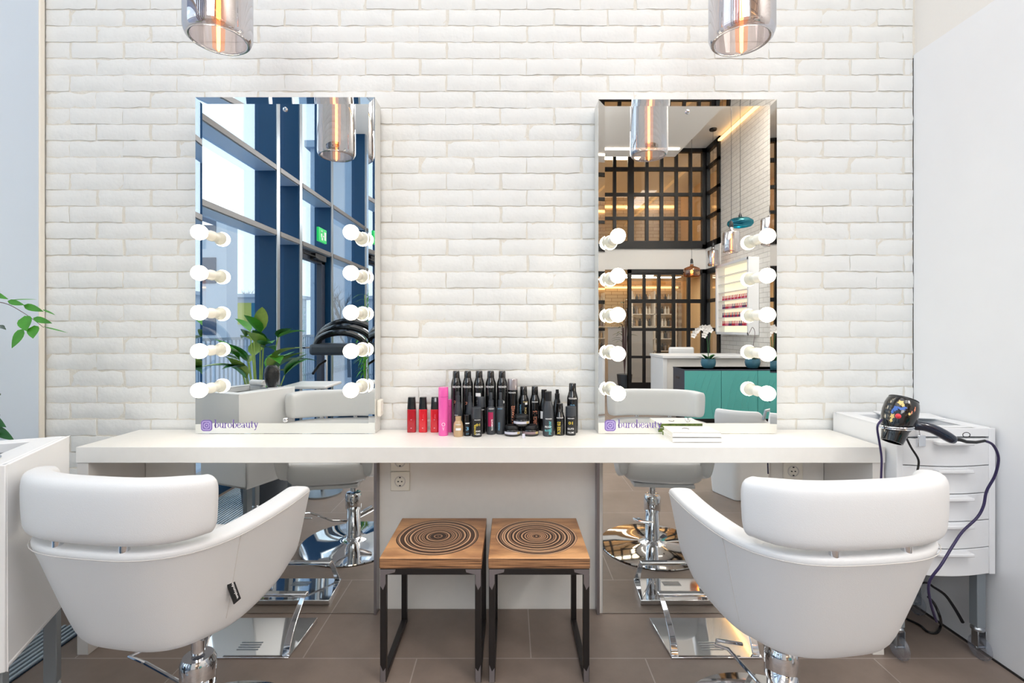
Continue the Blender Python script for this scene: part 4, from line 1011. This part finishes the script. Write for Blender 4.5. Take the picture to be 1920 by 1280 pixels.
c3 = [P3(x, y, d) for x, y, d in ((1697, 816, DD), (1708, 838, DD), (1722, 862, DD), (1720, 884, DD), (1717, 910, DD), (1715, 960, DD), (1712, 1010, DD))]
tag(MB().tube(smooth_path(c3), .0033, 8).build('hanging_cable', 'cable_black'), 'dark thin cable with a kink hanging in front of the top drawer', 'cable')
c4 = [Vector((1.70, -.28, .12)), P3(1805, 1166, 1.83), P3(1790, 1140, 1.83), P3(1772, 1115, 1.84), P3(1750, 1100, 1.85), P3(1735, 1092, 1.86), P3(1700, 1100, 1.9)]
tag(MB().tube(smooth_path(c4[1:]), .006, 8, .003).build('power_cable', 'cable_black'), 'thick black cable slanting down the lacquered wall behind the trolley leg', 'cable')
def FL(px, py, z=.005):
    D = (H - z) * F / (py - HY); return Vector((sx(px, D), CY + D, z))
c5 = [P3(1740, 1118, 1.85), P3(1752, 1132, 1.84), P3(1762, 1155, 1.82), FL(1764, 1172, .02), FL(1756, 1186), FL(1740, 1184), FL(1725, 1172), FL(1700, 1160)]
tag(MB().tube(smooth_path(c5), .0045, 8).build('floor_cable', 'cable_black'), 'black cable curled on the floor behind the chair nearest the dryer', 'cable')

# ------------------------------------------------------------------ pendants
def bottle_pendant(x, y, zb, label, zc=ZS, r=.095, h=.44, amber=False, group='smoked glass cylinder pendants'):
    t = thing('pendant_lamp', (x, y, zb), label, 'pendant lamp', group)
    if not amber:
        prof = [(r * .80, .004), (r * .86, 0), (r * .94, .006), (r, .022), (r, h * .93), (r * .93, h * .97), (r * .5, h), (r * .28, h + .025), (r * .22, h + .06)]
    else:
        prof = [(r * .70, 0), (r * .92, .01), (r, .04), (r, .10), (r * .9, .14), (r * .5, .165), (r * .22, .175), (r * .18, .21)]; h = .17
    MB().lathe(prof, n=48, caps=False).build('glass_shade', 'amber' if amber else 'smoke', t, angle=80)
    MB().lathe([(.0, h + .05), (.024, h + .05), (.02, h + .11), (.008, h + .13), (0, h + .13)], n=20).build('cap', 'black_satin', t)
    b0 = h * .16 if not amber else .05
    MB().lathe([(.018, h + .05), (.018, h * .9), (0, h * .9)], n=16).build('lamp_holder', 'satin', t)
    if amber: MB().sphere((0, 0, .085), .022, 14, 10, 1.4).build('bulb', 'filament', t)
    else:
        MB().tube([(0, 0, b0), (0, 0, h * .9)], .0065, 8).build('filament', 'filament', t)
        MB().lathe([(0, b0 - .02), (.013, b0 - .015), (.021, b0), (.021, h * .88), (.012, h * .9)], n=16, caps=False).build('bulb', 'softglow', t)
    MB().tube([(0, 0, h + .12), (0, 0, zc - zb - .02)], .003, 6).build('cord', 'black_satin', t)
    MB().lathe([(0, zc - zb - .03), (.055, zc - zb - .03), (.06, zc - zb - .022), (.06, zc - zb), (0, zc - zb)], n=24).build('ceiling_rose', 'black_satin', t)
    return t
bottle_pendant(-.90, -.61, 2.085, 'smoked glass cylinder lamp hanging in front of the mirror that reflects the windows')
bottle_pendant(.715, -.605, 2.085, 'smoked glass cylinder lamp hanging in front of the mirror that reflects the teal cabinet')
bottle_pendant(2.72, 1.89 - 5.95, 2.13, 'smoked glass cylinder lamp hanging below the teal disc lamp over the teal cabinet', ZC, h=.26)
bottle_pendant(vX(1337, 8.0), 1.89 - 8.0, 2.23, 'small smoked glass cylinder lamp hanging before the lattice corner', ZC, r=.085, h=.26)
bottle_pendant(vX(1297, 8.0), 1.89 - 8.0, 2.05, 'amber and blue glass lamp with a glowing bulb in front of the lattice', ZC, r=.135, amber=True, group=None)
bottle_pendant(vX(1447, 4.6), 1.89 - 4.6, 1.99, 'smoked glass cylinder lamp hanging nearest the lacquered wall, seen at the mirror edge', ZS, h=.26)
t = thing('disc_pendant_lamp', (vX(1388, 6.7), 1.89 - 6.7, 2.60), 'flat teal glass disc lamp on a long black cord', 'pendant lamp')
r = .17
MB().lathe([(r * .55, 0), (r * .85, .012), (r, .045), (r * .97, .08), (r * .7, .115), (r * .25, .13), (.02, .145)], n=48, caps=False).build('glass_shade', 'teal_glass', t, angle=80)
MB().lathe([(0, .10), (.028, .10), (.022, .16), (.006, .2), (0, .2)], n=20).build('cap', 'black_satin', t)
MB().tube([(0, 0, .19), (0, 0, ZC - 2.60)], .003, 6).build('cord', 'black_satin', t)

# ------------------------------------------------------------------ plants
def leaf_obj(name, m_, leaves, parent):
    m = MB()
    for a in leaves: m.leaf(*a[0], **a[1])
    return m.build(name, m_, parent, angle=80)
# ficus at the window, its twig reaching in front of the brick wall
fx = thing('potted_ficus', (-2.0 + .12, -.36, 0), 'green ficus at the window end, twigs reaching over the trolley', 'plant')
def W(px, py, D): return P3(px, py, D) - Vector(fx.location)
MB().lathe([(0, 0), (.085, 0), (.11, .24), (.105, .25), (.095, .235), (0, .235)], n=28).build('pot', 'pot_white', fx)
MB().lathe([(0, .236), (.094, .236)], n=20, caps=False).build('soil', 'soil', fx)
m = MB(); D0 = 1.72
m.tube(smooth_path([(0, 0, .23), (.01, .01, .6), (-.03, .0, .95), (-.02, .0, 1.2), (.0, .0, 1.45)]), .011, 8, .004)
tw = [W(-60, 585, D0), W(-10, 568, D0), W(14, 570, D0), W(42, 585, D0), W(64, 600, D0), W(82, 614, D0)]
m.tube(smooth_path(tw), .0018, 6, .0008); m.tube(smooth_path([Vector((-.02, 0, 1.1)), W(-90, 600, D0), W(-60, 585, D0)]), .004, 6, .002)
m.tube(smooth_path([Vector((-.01, 0, .8)), W(-60, 760, D0), W(0, 778, D0)]), .003, 6, .0015)
m.build('stems', 'twig', fx)
def ll(px, py, qx, qy, w, D=D0, droop=0.02, face=(0, -1, .25), m=None):
    a = W(px, py, D); b = W(qx, qy, D - .015); d = b - a
    return ((tuple(a), tuple(d), d.length, w), dict(droop=droop, up=face, fold=.12))
lv = [ll(-25, 545, 16, 560, .022), ll(14, 564, 46, 571, .020), ll(20, 562, 70, 560, .010, face=(0, -.5, 1)), ll(44, 572, 82, 583, .024), ll(80, 580, 104, 590, .009, face=(0, -.4, 1)),
      ll(62, 596, 98, 605, .022), ll(80, 612, 128, 623, .008, face=(0, -.4, 1)), ll(46, 592, 50, 620, .052), ll(64, 610, 62, 634, .044), ll(44, 616, 22, 652, .038), ll(-30, 590, -4, 592, .03)]
leaf_obj('leaves', 'leaf', lv, fx)
lv = [ll(-20, 780, 12, 800, .03), ll(-15, 800, 27, 824, .034), ll(-40, 820, 0, 812, .03)]
for k in range(26):
    a = rnd.uniform(0, 2 * PI); z = rnd.uniform(.6, 1.5); r0 = rnd.uniform(.0, .04)
    if math.cos(a) > .2 : a = PI - a
    lv.append((((r0 * math.cos(a), r0 * math.sin(a) * .6, z), (math.cos(a) * .6, math.sin(a), .3), rnd.uniform(.06, .09), .035), dict(droop=.35)))
leaf_obj('foliage', 'leaf_dark', [l for l in lv if True], fx)

# broad-leaved plant in a floor pot (reflected)
bp = thing('broadleaf_plant', (-1.72, -1.42, 0), 'big potted plant with broad glossy leaves beside the window, seen in the mirror', 'plant')
MB().lathe([(0, 0), (.14, 0), (.17, .30), (.16, .31), (.15, .29), (0, .29)], n=28).build('pot', 'pot_dark', bp)
m = MB(); stems = []
for k in range(19):
    a = 2 * PI * k / 19 * 2.4 + rnd.uniform(-.2, .2); hh = rnd.uniform(.78, 1.18); rr = rnd.uniform(.05, .16)
    e = (rr * math.cos(a), rr * math.sin(a), hh); m.tube(smooth_path([(.02 * math.cos(a), .02 * math.sin(a), .28), (.5 * e[0], .5 * e[1], .6 * hh + .1), e]), .006, 6, .004); stems.append((e, a))
m.build('stems', 'leaf_pale', bp)
for nm_, mm_, q0 in (('leaves', 'leaf', 0), ('dark_leaves', 'leaf_dark', 1), ('pale_leaves', 'leaf_pale', 2)):
    lv = []
    for k, (e, a) in enumerate(stems):
        for j in range(2):
            if (k + j) % 3 != q0: continue
            el = rnd.uniform(.15, 1.6)
            lv.append(((e, (math.cos(a + j * .7) , math.sin(a + j * .7), el), rnd.uniform(.20, .32), rnd.uniform(.08, .115)), dict(droop=.28, fold=.3)))
    leaf_obj(nm_, mm_, lv, bp)
# tall feathery plant further along
bb = thing('bamboo_palm', (-1.86, -4.35, 0), 'tall feathery palm by the far end of the window wall, seen in the mirror', 'plant')
MB().lathe([(0, 0), (.15, 0), (.19, .38), (.175, .39), (.16, .37), (0, .37)], n=28).build('pot', 'pot_dark', bb)
m = MB(); lv = []
for k in range(16):
    a = rnd.uniform(0, 2 * PI); hh = rnd.uniform(1.1, 1.9); rr = rnd.uniform(.05, .2)
    if math.cos(a) < 0: rr *= .5
    pth = smooth_path([(.03 * math.cos(a), .03 * math.sin(a), .36), (.4 * rr * math.cos(a), .4 * rr * math.sin(a), .7 * hh), (rr * math.cos(a), rr * math.sin(a), hh)], 5); m.tube(pth, .006, 6, .003)
    for j in range(3, len(pth)):
        for s2 in (-1, 1): lv.append(((tuple(pth[j]), (math.cos(a + s2 * 1.1) * .7, math.sin(a + s2 * 1.1), .15), rnd.uniform(.12, .2), .022), dict(droop=.6, fold=.15, seg=4)))
m.build('canes', 'leaf_pale', bb); leaf_obj('fronds', 'leaf', lv, bb)
# orchids on the teal cabinet
def orchid(x, y, z, label, flowers):
    t = thing('potted_orchid', (x, y, z), label, 'plant', None)
    MB().lathe([(0, 0), (.06, 0), (.085, .03), (.094, .075), (.088, .12), (.082, .12), (.086, .08), (0, .09)], n=32).build('pot', 'pot_blue', t)
    lv = []
    for k in range(8):
        a = 2 * PI * k / 8 + .3; lv.append((((.02 * math.cos(a), .02 * math.sin(a), .10), (math.cos(a), math.sin(a), 1.3 if k % 2 else .7), .17, .055), dict(droop=.35, fold=.3)))
    leaf_obj('leaves', 'leaf_dark', lv, t)
    m = MB(); pk = []
    for s2 in ((-1, 1) if flowers else (1,)):
        pth = smooth_path([(0, 0, .1), (.01 * s2, 0, .3), (.03 * s2, .0, .46), (.0 if s2 > 0 else -.06, 0, .53), (-.03 if s2 > 0 else -.16, 0, .48), (-.06 if s2 > 0 else -.2, 0, .42)]); m.tube(pth, .0035, 6); pk.append(pth)
    m.build('flower_stem', 'leaf_dark' if flowers else 'twig', t)
    if flowers:
        m = MB()
        for pth in pk:
            for j in range(14, len(pth), 3):
                c = pth[j]
                for q_ in range(5):
                    a = 2 * PI * q_ / 5; m.leaf(tuple(c), (math.cos(a), .35, math.sin(a)), .045, .042, droop=0, up=(0, 1, 0), seg=4)
        m.build('blossoms', 'petal', t, angle=80)
    return t
TY = -4.21; TH = .68
orchid(vX(1328, 6.3), 1.89 - 6.3, TH + .001, 'blue potted orchid in white bloom on the teal cabinet', True)
orchid(vX(1411, 6.3), 1.89 - 6.3, TH + .001, 'blue potted orchid without blooms on the teal cabinet', False)

# ------------------------------------------------------------------ furniture seen in the mirrors
tc_ = thing('teal_cabinet', (vX(1283, 6.1), TY, 0), 'long teal cabinet with relief lines on its doors and a dark side', 'cabinet')
MB().box(0, 1.38, -.42, 0, .05, TH).build('carcass', 'navy', tc_, bevel=.004)
MB().box(-.002, 1.382, -.425, .02, TH - .012, TH).build('top', 'navy', tc_)
MB().box(.03, 1.35, -.4, -.03, 0, .05).build('plinth', 'black_frame', tc_)
MB().box(-.0035, -.0, -.3, -.18, .54, .57).build('side_grip', 'black_frame', tc_)
for k in range(3):
    d = MB().box(k * .460 + .002, k * .460 + .457, .0005, .02, .06, TH - .016).build('cabinet_door', 'tealf', tc_, bevel=.003)
    m = MB()
    for q_ in range(4):
        xs = k * .460 + .08 + q_ * .085; m.tube(smooth_path([(xs + .10, .0205, .62), (xs + .04, .0205, .45), (xs - .0, .0205, .25), (xs - .06 + .03 * q_, .0205, .08)]), .0035, 6)
    m.build('relief_lines', 'tealf', d)
dk = thing('reception_desk', (vX(1243, 6.9), 1.89 - 6.9, 0), 'white desk standing behind the teal cabinet', 'desk')
MB().box(0, .06, -.6, 0, 0, .77).box(1.24, 1.30, -.6, 0, 0, .77).build('side_panel', 'panel', dk, bevel=.003)
MB().box(-.01, 1.31, -.62, .02, .77, .81).build('desk_top', 'panel', dk, bevel=.004)
MB().box(.06, 1.24, -.05, -.02, .1, .77).build('front_panel', 'plaster', dk)
wc = thing('desk_chair', (vX(1268, 7.9), 1.89 - 7.9, 0), 'small white chair back showing behind the white desk', 'chair')
MB().lathe([(0, 0), (.24, 0), (.24, .02), (.03, .035), (.025, .45), (0, .45)], n=28).build('pedestal', 'chrome', wc)
MB().box(-.24, .24, -.22, .22, .45, .54).build('seat', 'leather', wc, bevel=.03, bseg=3)
MB().box(-.2, .2, .2, .26, .55, .9).build('backrest', 'leather', wc, bevel=.028, bseg=3)
# wash chair: white tub with a grip opening
ws = thing('wash_chair', (1.66, -1.55, 0), 'low white tub chair with an opening in its back, in front of the teal cabinet', 'chair', None, R(160))
rg = []
for k in range(25):
    a = PI + PI * k / 24; cx, cy = math.cos(a), math.sin(a); ring = []
    for rr, z in ((.20, .30), (.23, .32), (.275, .5), (.285, .64), (.26, .655), (.235, .64), (.22, .5), (.17, .36)):
        if abs(a - 1.5 * PI) < .32 and z > .6: z -= .07
        ring.append((rr * cx * 1.0, rr * cy, z))
    rg.append(ring)
MB().loft(rg).build('shell', 'leather', ws, sub=1, angle=80)
MB().lathe([(0, .30), (.2, .31), (.215, .36), (.2, .42), (0, .44)], n=32).build('seat', 'leather', ws)
MB().tube([(-.1, -.262, .60), (-.09, -.268, .66), (0, -.272, .672), (.09, -.268, .66), (.1, -.262, .60)], .010, 10).build('grip_bar', 'satin', ws)
MB().loft([[(x, y, 0.0) for x, y in roundrect(0, 0, .30, .26, .05)], [(x, y, .29) for x, y in roundrect(0, 0, .34, .30, .05)]]).build('pedestal', 'panel', ws, bevel=.006)
# nail polish display on the far brick wall
nd = thing('nail_polish_display', (XB, 1.89 - 7.57, 1.1), 'backlit wall shelf unit filled with rows of nail polish', 'shelf unit')
MB().box(-.16, -.001, -.56, -.52, 0, 1.14).box(-.16, -.001, .52, .56, 0, 1.14).box(-.16, -.001, -.56, .56, 0, .04).box(-.16, -.001, -.56, .56, 1.10, 1.14).build('frame', 'panel', nd, bevel=.003)
MB().box(-.02, -.002, -.52, .52, .04, 1.10).build('backlit_board', 'back_light', nd)
for k in range(7): MB().box(-.13, -.021, -.519, .519, .13 + k * .137, .138 + k * .137).build('shelf', 'panel', nd)
cols = ['nail_a', 'nail_b', 'nail_c']; base = {}
for c_ in cols:
    o = MB().lathe([(0, 0), (.014, 0), (.015, .02), (.013, .036), (.007, .04), (.0075, .075), (.006, .078), (0, .078)], n=10).build('nail_polish_bottle', c_); base[c_] = o
first = set(); rown = ['lowest', 'second', 'third', 'fourth']
for k in range(4):
    for j in range(17):
        c_ = cols[(k * 5 + j * (3 if k % 2 else 1) // 2 + (k > 1)) % 3] if k != 3 else cols[j % 2]
        o = base[c_] if c_ not in first else base[c_].copy()
        if c_ in first: C.objects.link(o)
        first.add(c_); o.location = (XB - .075, 1.89 - 7.57 - .46 + j * .0575, 1.1 + .1385 + k * .137)
        tag(o, 'small nail polish bottle on the %s row of the backlit wall display' % rown[k], 'nail polish', 'nail polish on the %s row' % rown[k])
# hooded hair processor on a stand (reflected by the window)
hp_ = thing('hair_processor', (-1.72, -2.62, 0), 'black hooded hair processor on a chrome stand by the window, seen in the mirror', 'hair processor')
for a in (0, 72, 144, 216, 288): MB().tube([(0, 0, .1), (.24 * math.cos(R(a)), .24 * math.sin(R(a)), .05)], .012, 8).build('base_arm', 'chrome', hp_)
for a in (0, 72, 144, 216, 288): MB().cyl((.24 * math.cos(R(a)) - .012, .24 * math.sin(R(a)), .025), (.24 * math.cos(R(a)) + .012, .24 * math.sin(R(a)), .025), .025, n=16).build('castor', 'black_satin', hp_)
MB().tube([(0, 0, .1), (0, 0, .98)], .014, 12).build('pole', 'chrome', hp_)
for k, (rx, zz) in enumerate(((.30, .22), (.26, .17), (.22, .12))):
    m = MB(); m.tube([(.2 + rx * math.cos(a), -.05 + k * .12, 1.04 + zz * math.sin(a)) for a in [PI * .02 + PI * .96 * q_ / 16 for q_ in range(17)]], .036 - .004 * k, 10); m.build('heating_arm', 'black_gloss', hp_)
m = MB(); m.box(-.06, .5, -.1, .26, .96, 1.06); m.build('control_housing', 'grey_satin', hp_, bevel=.03, bseg=3)
MB().tube([(0, 0, .9), (-.03, .1, .86), (-.02, .25, .80)], .012, 8).build('grip', 'black_satin', hp_)
# small side table
st = thing('side_table', (-1.43, -1.56, 0), 'small white side table on a chrome leg behind the tray trolley, seen in the mirror', 'table')
MB().box(-.13, .17, -.16, .16, .785, .805).build('table_top', 'panel', st, bevel=.006)
MB().cyl((.06, 0, .02), (.06, 0, .785), .014, n=16).build('leg', 'satin', st)
MB().lathe([(0, 0), (.14, 0), (.14, .012), (.02, .02), (0, .02)], (.06, 0, 0), 28).build('base', 'satin', st)
# vase on the tray trolley, folded white towel
vs_ = thing('mosaic_vase', (-1.37, -.885, .8625), 'black mosaic vase standing on the rim of the tray trolley', 'vase')
MB().lathe([(0, 0), (.022, 0), (.030, .012), (.040, .05), (.0415, .075), (.036, .105), (.026, .122), (.022, .124), (.020, .118), (0, .11)], n=28).build('body', 'vase', vs_)
MB().lathe([(0, -.0005), (.06, -.0005), (.063, .004), (.03, .003), (0, .003)], n=32).build('saucer', 'chrome', vs_)
tw_ = thing('folded_towel', (-1.475, -.93, .8625), 'white rolled towel lying on the tray trolley rim', 'towel', None, R(20))
MB().lathe([(0, -.05), (.014, -.05), (.0185, -.045), (.0185, .045), (.014, .05), (0, .05)], (0, 0, .0187), 20, p1=(1, 0, .0187)).build('roll', 'panel', tw_)
# interior behind the lower lattice: shelving with products, door, counter
sh_ = thing('product_shelving', (vX(1227, 11.4), 1.89 - 11.9, 0), 'open product shelving in the warm room behind the lattice', 'shelving')
MB().box(-.45, -.42, -.15, .15, 0, 2.1).box(.62, .65, -.15, .15, 0, 2.1).box(.1, .13, -.15, .15, 0, 2.1).build('upright', 'panel', sh_)
pal = ['panel', 'black_satin', 'gold_liquid', 'mauve', 'grey_satin', 'edge']
pb = {}
for k in range(6):
    z = .35 + k * .3; MB().box(-.42, .62, -.15, .15, z - .02, z).build('shelf', 'panel', sh_)
    for j in range(13):
        if 6 == j: continue
        c_ = pal[(k * 7 + j * 5) % 6]
        if c_ not in pb:
            o = MB().lathe([(0, 0), (.028, 0), (.03, .01), (.03, .12), (.012, .14), (.014, .18), (0, .18)], n=12).build('product_bottle', c_); pb[c_] = o
        else: o = pb[c_].copy(); C.objects.link(o)
        o.location = (sh_.location.x - .37 + j * .078, sh_.location.y + .03, z + .0005)
        tag(o, 'hair product bottle on the %s shelf of the shelving behind the lattice' % ['lowest', 'second', 'third', 'fourth', 'fifth', 'top'][k], 'bottle', 'products on the %s inner shelf' % ['lowest', 'second', 'third', 'fourth', 'fifth', 'top'][k])
dd = bpy.data.objects.new('door_2', None); C.objects.link(dd); struct(dd)
xq = vX(1275, 12.1)
MB().box(xq - .02, xq + .78, -10.3, -10.26, 0, 2.08).build('door_frame', 'panel', dd); MB().box(xq + .04, xq + .72, -10.26, -10.24, 0, 2.02).build('door_leaf', 'edge', dd, bevel=.003)
ic = thing('inner_counter', (vX(1140, 10.2), 1.89 - 10.2, 0), 'tall white counter in the warm room behind the lattice', 'counter')
MB().box(0, .95, -.45, 0, 0, 1.2).build('body', 'panel', ic, bevel=.004); MB().box(-.02, .97, -.47, .02, 1.2, 1.23).build('counter_top', 'edge', ic, bevel=.004)
ip = thing('potted_palm', (vX(1170, 9.5), 1.89 - 9.45, 0), 'dark leafy plant standing behind the lattice beside the inner counter', 'plant')
MB().lathe([(0, 0), (.12, 0), (.15, .3), (0, .3)], n=24).build('pot', 'pot_dark', ip)
lv = []; m = MB()
for k in range(22):
    a = rnd.uniform(0, 2 * PI); z = rnd.uniform(.9, 1.75); m.tube([(0, 0, .3), (.05 * math.cos(a), .05 * math.sin(a), z)], .006, 5)
    lv.append((((.05 * math.cos(a), .05 * math.sin(a), z), (math.cos(a), math.sin(a), .5), .25, .05), dict(droop=.5)))
m.build('stems', 'twig', ip); leaf_obj('leaves', 'leaf_dark', lv, ip)

# ------------------------------------------------------------------ outdoors, seen through the windows in the mirror
struct(MB().box(-90, -2.35, -90, 12, -.3, -.12).build('ground', 'snow'))
def building(x0, x1, y0, y1, h, label, m_='bldg', win=3.2, floors=4, wy=2.6):
    t = thing('apartment_building', ((x0 + x1) / 2, (y0 + y1) / 2, -.12), label, 'building'); w, d = (x1 - x0) / 2, (y1 - y0) / 2
    MB().box(-w, w, -d, d, 0, h).build('walls', m_, t, smooth=False); MB().box(-w - .2, w + .2, -d - .2, d + .2, h, h + .3).build('roof', 'bldg_grey', t, smooth=False)
    fh = h / floors
    for k in range(floors):
        y = -d + 1.2
        while y < d - 2.2:
            MB().box(w + .002, w + .06, y, y + 1.5, fh * k + .9, fh * k + .9 + fh * .5).build('window', 'bldg_win', t, smooth=False); y += wy
        x = -w + 1.0
        while x < w - 2.0:
            MB().box(x, x + 1.5, d + .002, d + .06, fh * k + .9, fh * k + .9 + fh * .5).build('window', 'bldg_win', t, smooth=False); x += 3
    return t
def VX(px, D): return (px - HX) / F * D
building(VX(330, 30), VX(425, 30), 1.89 - 31.2, 1.89 - 30, 9.6, 'white apartment block seen through the first window bay in the mirror', floors=3)
building(-9.1, -6.6, 1.89 - 34, 1.89 - 22, 9.5, 'grey blue apartment block beyond the door, seen in the mirror', 'bldg_grey', floors=5)
pv = thing('low_pavilion', (VX(462, 36), 1.89 - 36, -.12), 'low pavilion with yellow and teal panels along the reflected street', 'building')
M['yel'] = mat('yellow_panel', (206, 206, 90), .5); M['tealp'] = mat('teal_panel', (30, 120, 150), .5)
MB().box(-3.6, 3.2, -3, 0, 0, 3.6).build('walls', 'bldg', pv, smooth=False)
MB().box(-3.2, -1.0, 0, .06, 1.6, 3.2).build('window', 'bldg_win', pv); MB().box(-1.0, .4, 0, .06, 1.6, 3.2).build('yellow_panel', 'yel', pv); MB().box(.4, 2.4, 0, .06, 1.6, 3.2).build('teal_panel', 'tealp', pv)
MB().box(-3.9, 3.5, -3.2, .4, 3.6, 3.85).build('roof', 'bldg', pv, smooth=False)
fn = thing('railing_fence', (0, 0, 0), 'pale metal railing fence outside the windows, seen in the mirror', 'fence')
m = MB(); m.box(-5.23, -5.17, -26, -1, .98, 1.03).box(-5.23, -5.17, -26, -1, .0, .05); m.build('rails', 'railing', fn)
m = MB(); y = -26
while y < -1: m.box(-5.21, -5.19, y, y + .022, -.12, 1.0); y += .13
m.build('bars', 'railing', fn, smooth=False)
def bare_tree(x, y, h, seed, label):
    r_ = random.Random(seed); m = MB()
    def br(p, d, L, r, dep):
        e = p + d * L; m.tube([tuple(p), tuple(p + d * L * .5 + Vector((r_.uniform(-.05, .05) * L,) * 3)), tuple(e)], r, 5, r * .6)
        if dep == 0: return
        for k in range(4 if dep > 1 else 3):
            dd = (d + Vector((r_.uniform(-.8, .8), r_.uniform(-.8, .8), r_.uniform(-.1, .6)))).normalized(); br(p + d * L * r_.uniform(.5, 1), dd, L * .62, r * .55, dep - 1)
    t = thing('bare_tree', (x, y, -.12), label, 'tree', 'bare winter trees outside')
    br(Vector((0, 0, 0)), Vector((0, 0, 1)), h * .36, h * .014, 4); m.build('branches', 'bark', t)
bare_tree(VX(466, 41), 1.89 - 41, 6.5, 1, 'bare winter tree behind the low pavilion'); bare_tree(VX(440, 54), 1.89 - 54, 8, 2, 'bare winter tree beside the white apartment block'); bare_tree(VX(500, 49), 1.89 - 49, 7, 3, 'bare winter tree partly behind the first navy frame')
bare_tree(VX(655, 13), 1.89 - 13, 3.6, 4, 'bare winter tree in front of the grey blue block')

# ------------------------------------------------------------------ light
w = bpy.data.worlds.new('World'); SC.world = w; w.use_nodes = True; nt = w.node_tree; bg = nt.nodes['Background']
tc = nt.nodes.new('ShaderNodeTexCoord'); sp = nt.nodes.new('ShaderNodeSeparateXYZ'); nt.links.new(tc.outputs['Generated'], sp.inputs[0])
cr = nt.nodes.new('ShaderNodeValToRGB'); cr.color_ramp.elements[0].color = (.86, .93, 1, 1); cr.color_ramp.elements[0].position = .0; cr.color_ramp.elements[1].color = (.62, .79, 1, 1); cr.color_ramp.elements[1].position = .9
nt.links.new(sp.outputs['Z'], cr.inputs['Fac']); nt.links.new(cr.outputs['Color'], bg.inputs['Color']); bg.inputs['Strength'].default_value = 2.6
def area(name, loc, rot, sx_, sy_, e, col, spread=180):
    l = bpy.data.lights.new(name, 'AREA'); l.shape = 'RECTANGLE'; l.size = sx_; l.size_y = sy_; l.energy = e; l.color = col; l.spread = R(spread)
    o = bpy.data.objects.new(name, l); C.objects.link(o); o.location = loc; o.rotation_euler = rot; return o
area('ceiling_fill', (-.3, -1.9, ZS - .02), (0, 0, 0), 3.4, 2.4, 62, (1, .975, .955))  # added room fill, placed forward so neither mirror shows it
area('ceiling_fill_far', (1.7, -2.75, ZS - .02), (0, 0, 0), 1.4, 1.5, 40, (1, .96, .92))  # second added fill, kept clear of the mirrors' view
area('front_fill', (-.25, -4.9, 3.2), (R(66), 0, 0), 1.7, 1.1, 55, (.95, .97, 1))  # added frontal fill behind the camera, outside both mirrors' view
area('ceiling_upfill', (-.3, -4.4, 2.9), (R(180), 0, 0), 1.5, .6, 30, (1, .97, .94))  # unseen upward fill added to lift the dull ceiling slab
area('high_ceiling_fill', (3.15, -3.5, ZC - .02), (0, 0, 0), .7, 1.8, 120, (1, .96, .92))  # unseen fill added to brighten the far brick wall
area('inner_light', (2.6, -9.0, 2.34), (0, 0, 0), 2.4, .3, 34, (1, .86, .68))
area('inner_fill_upper', (1.85, -7.36, ZC - .02), (0, 0, 0), 1.3, .35, 34, (1, .84, .64))  # warm fill added for the upper inner room, hidden behind the slab

# ------------------------------------------------------------------ camera
cam = bpy.data.cameras.new('Camera'); co = bpy.data.objects.new('Camera', cam); C.objects.link(co)
co.location = (0, CY, H); co.rotation_euler = (R(90), 0, 0)
cam.sensor_width = 36; cam.lens = F / 1920 * 36; cam.shift_x = (960 - HX) / 1920; cam.shift_y = -(640 - HY) / 1920
cam.clip_start = .02; cam.clip_end = 300
SC.camera = co
SC.view_settings.view_transform = 'Standard'; SC.view_settings.look = 'None'; SC.view_settings.exposure = -.32; SC.view_settings.gamma = 1
SC.cycles.max_bounces = 12; SC.cycles.diffuse_bounces = 4; SC.cycles.glossy_bounces = 8; SC.cycles.transparent_max_bounces = 16
SC.cycles.use_denoising = True; SC.cycles.sample_clamp_indirect = 6
SC.cycles.caustics_reflective = True; SC.cycles.blur_glossy = .5
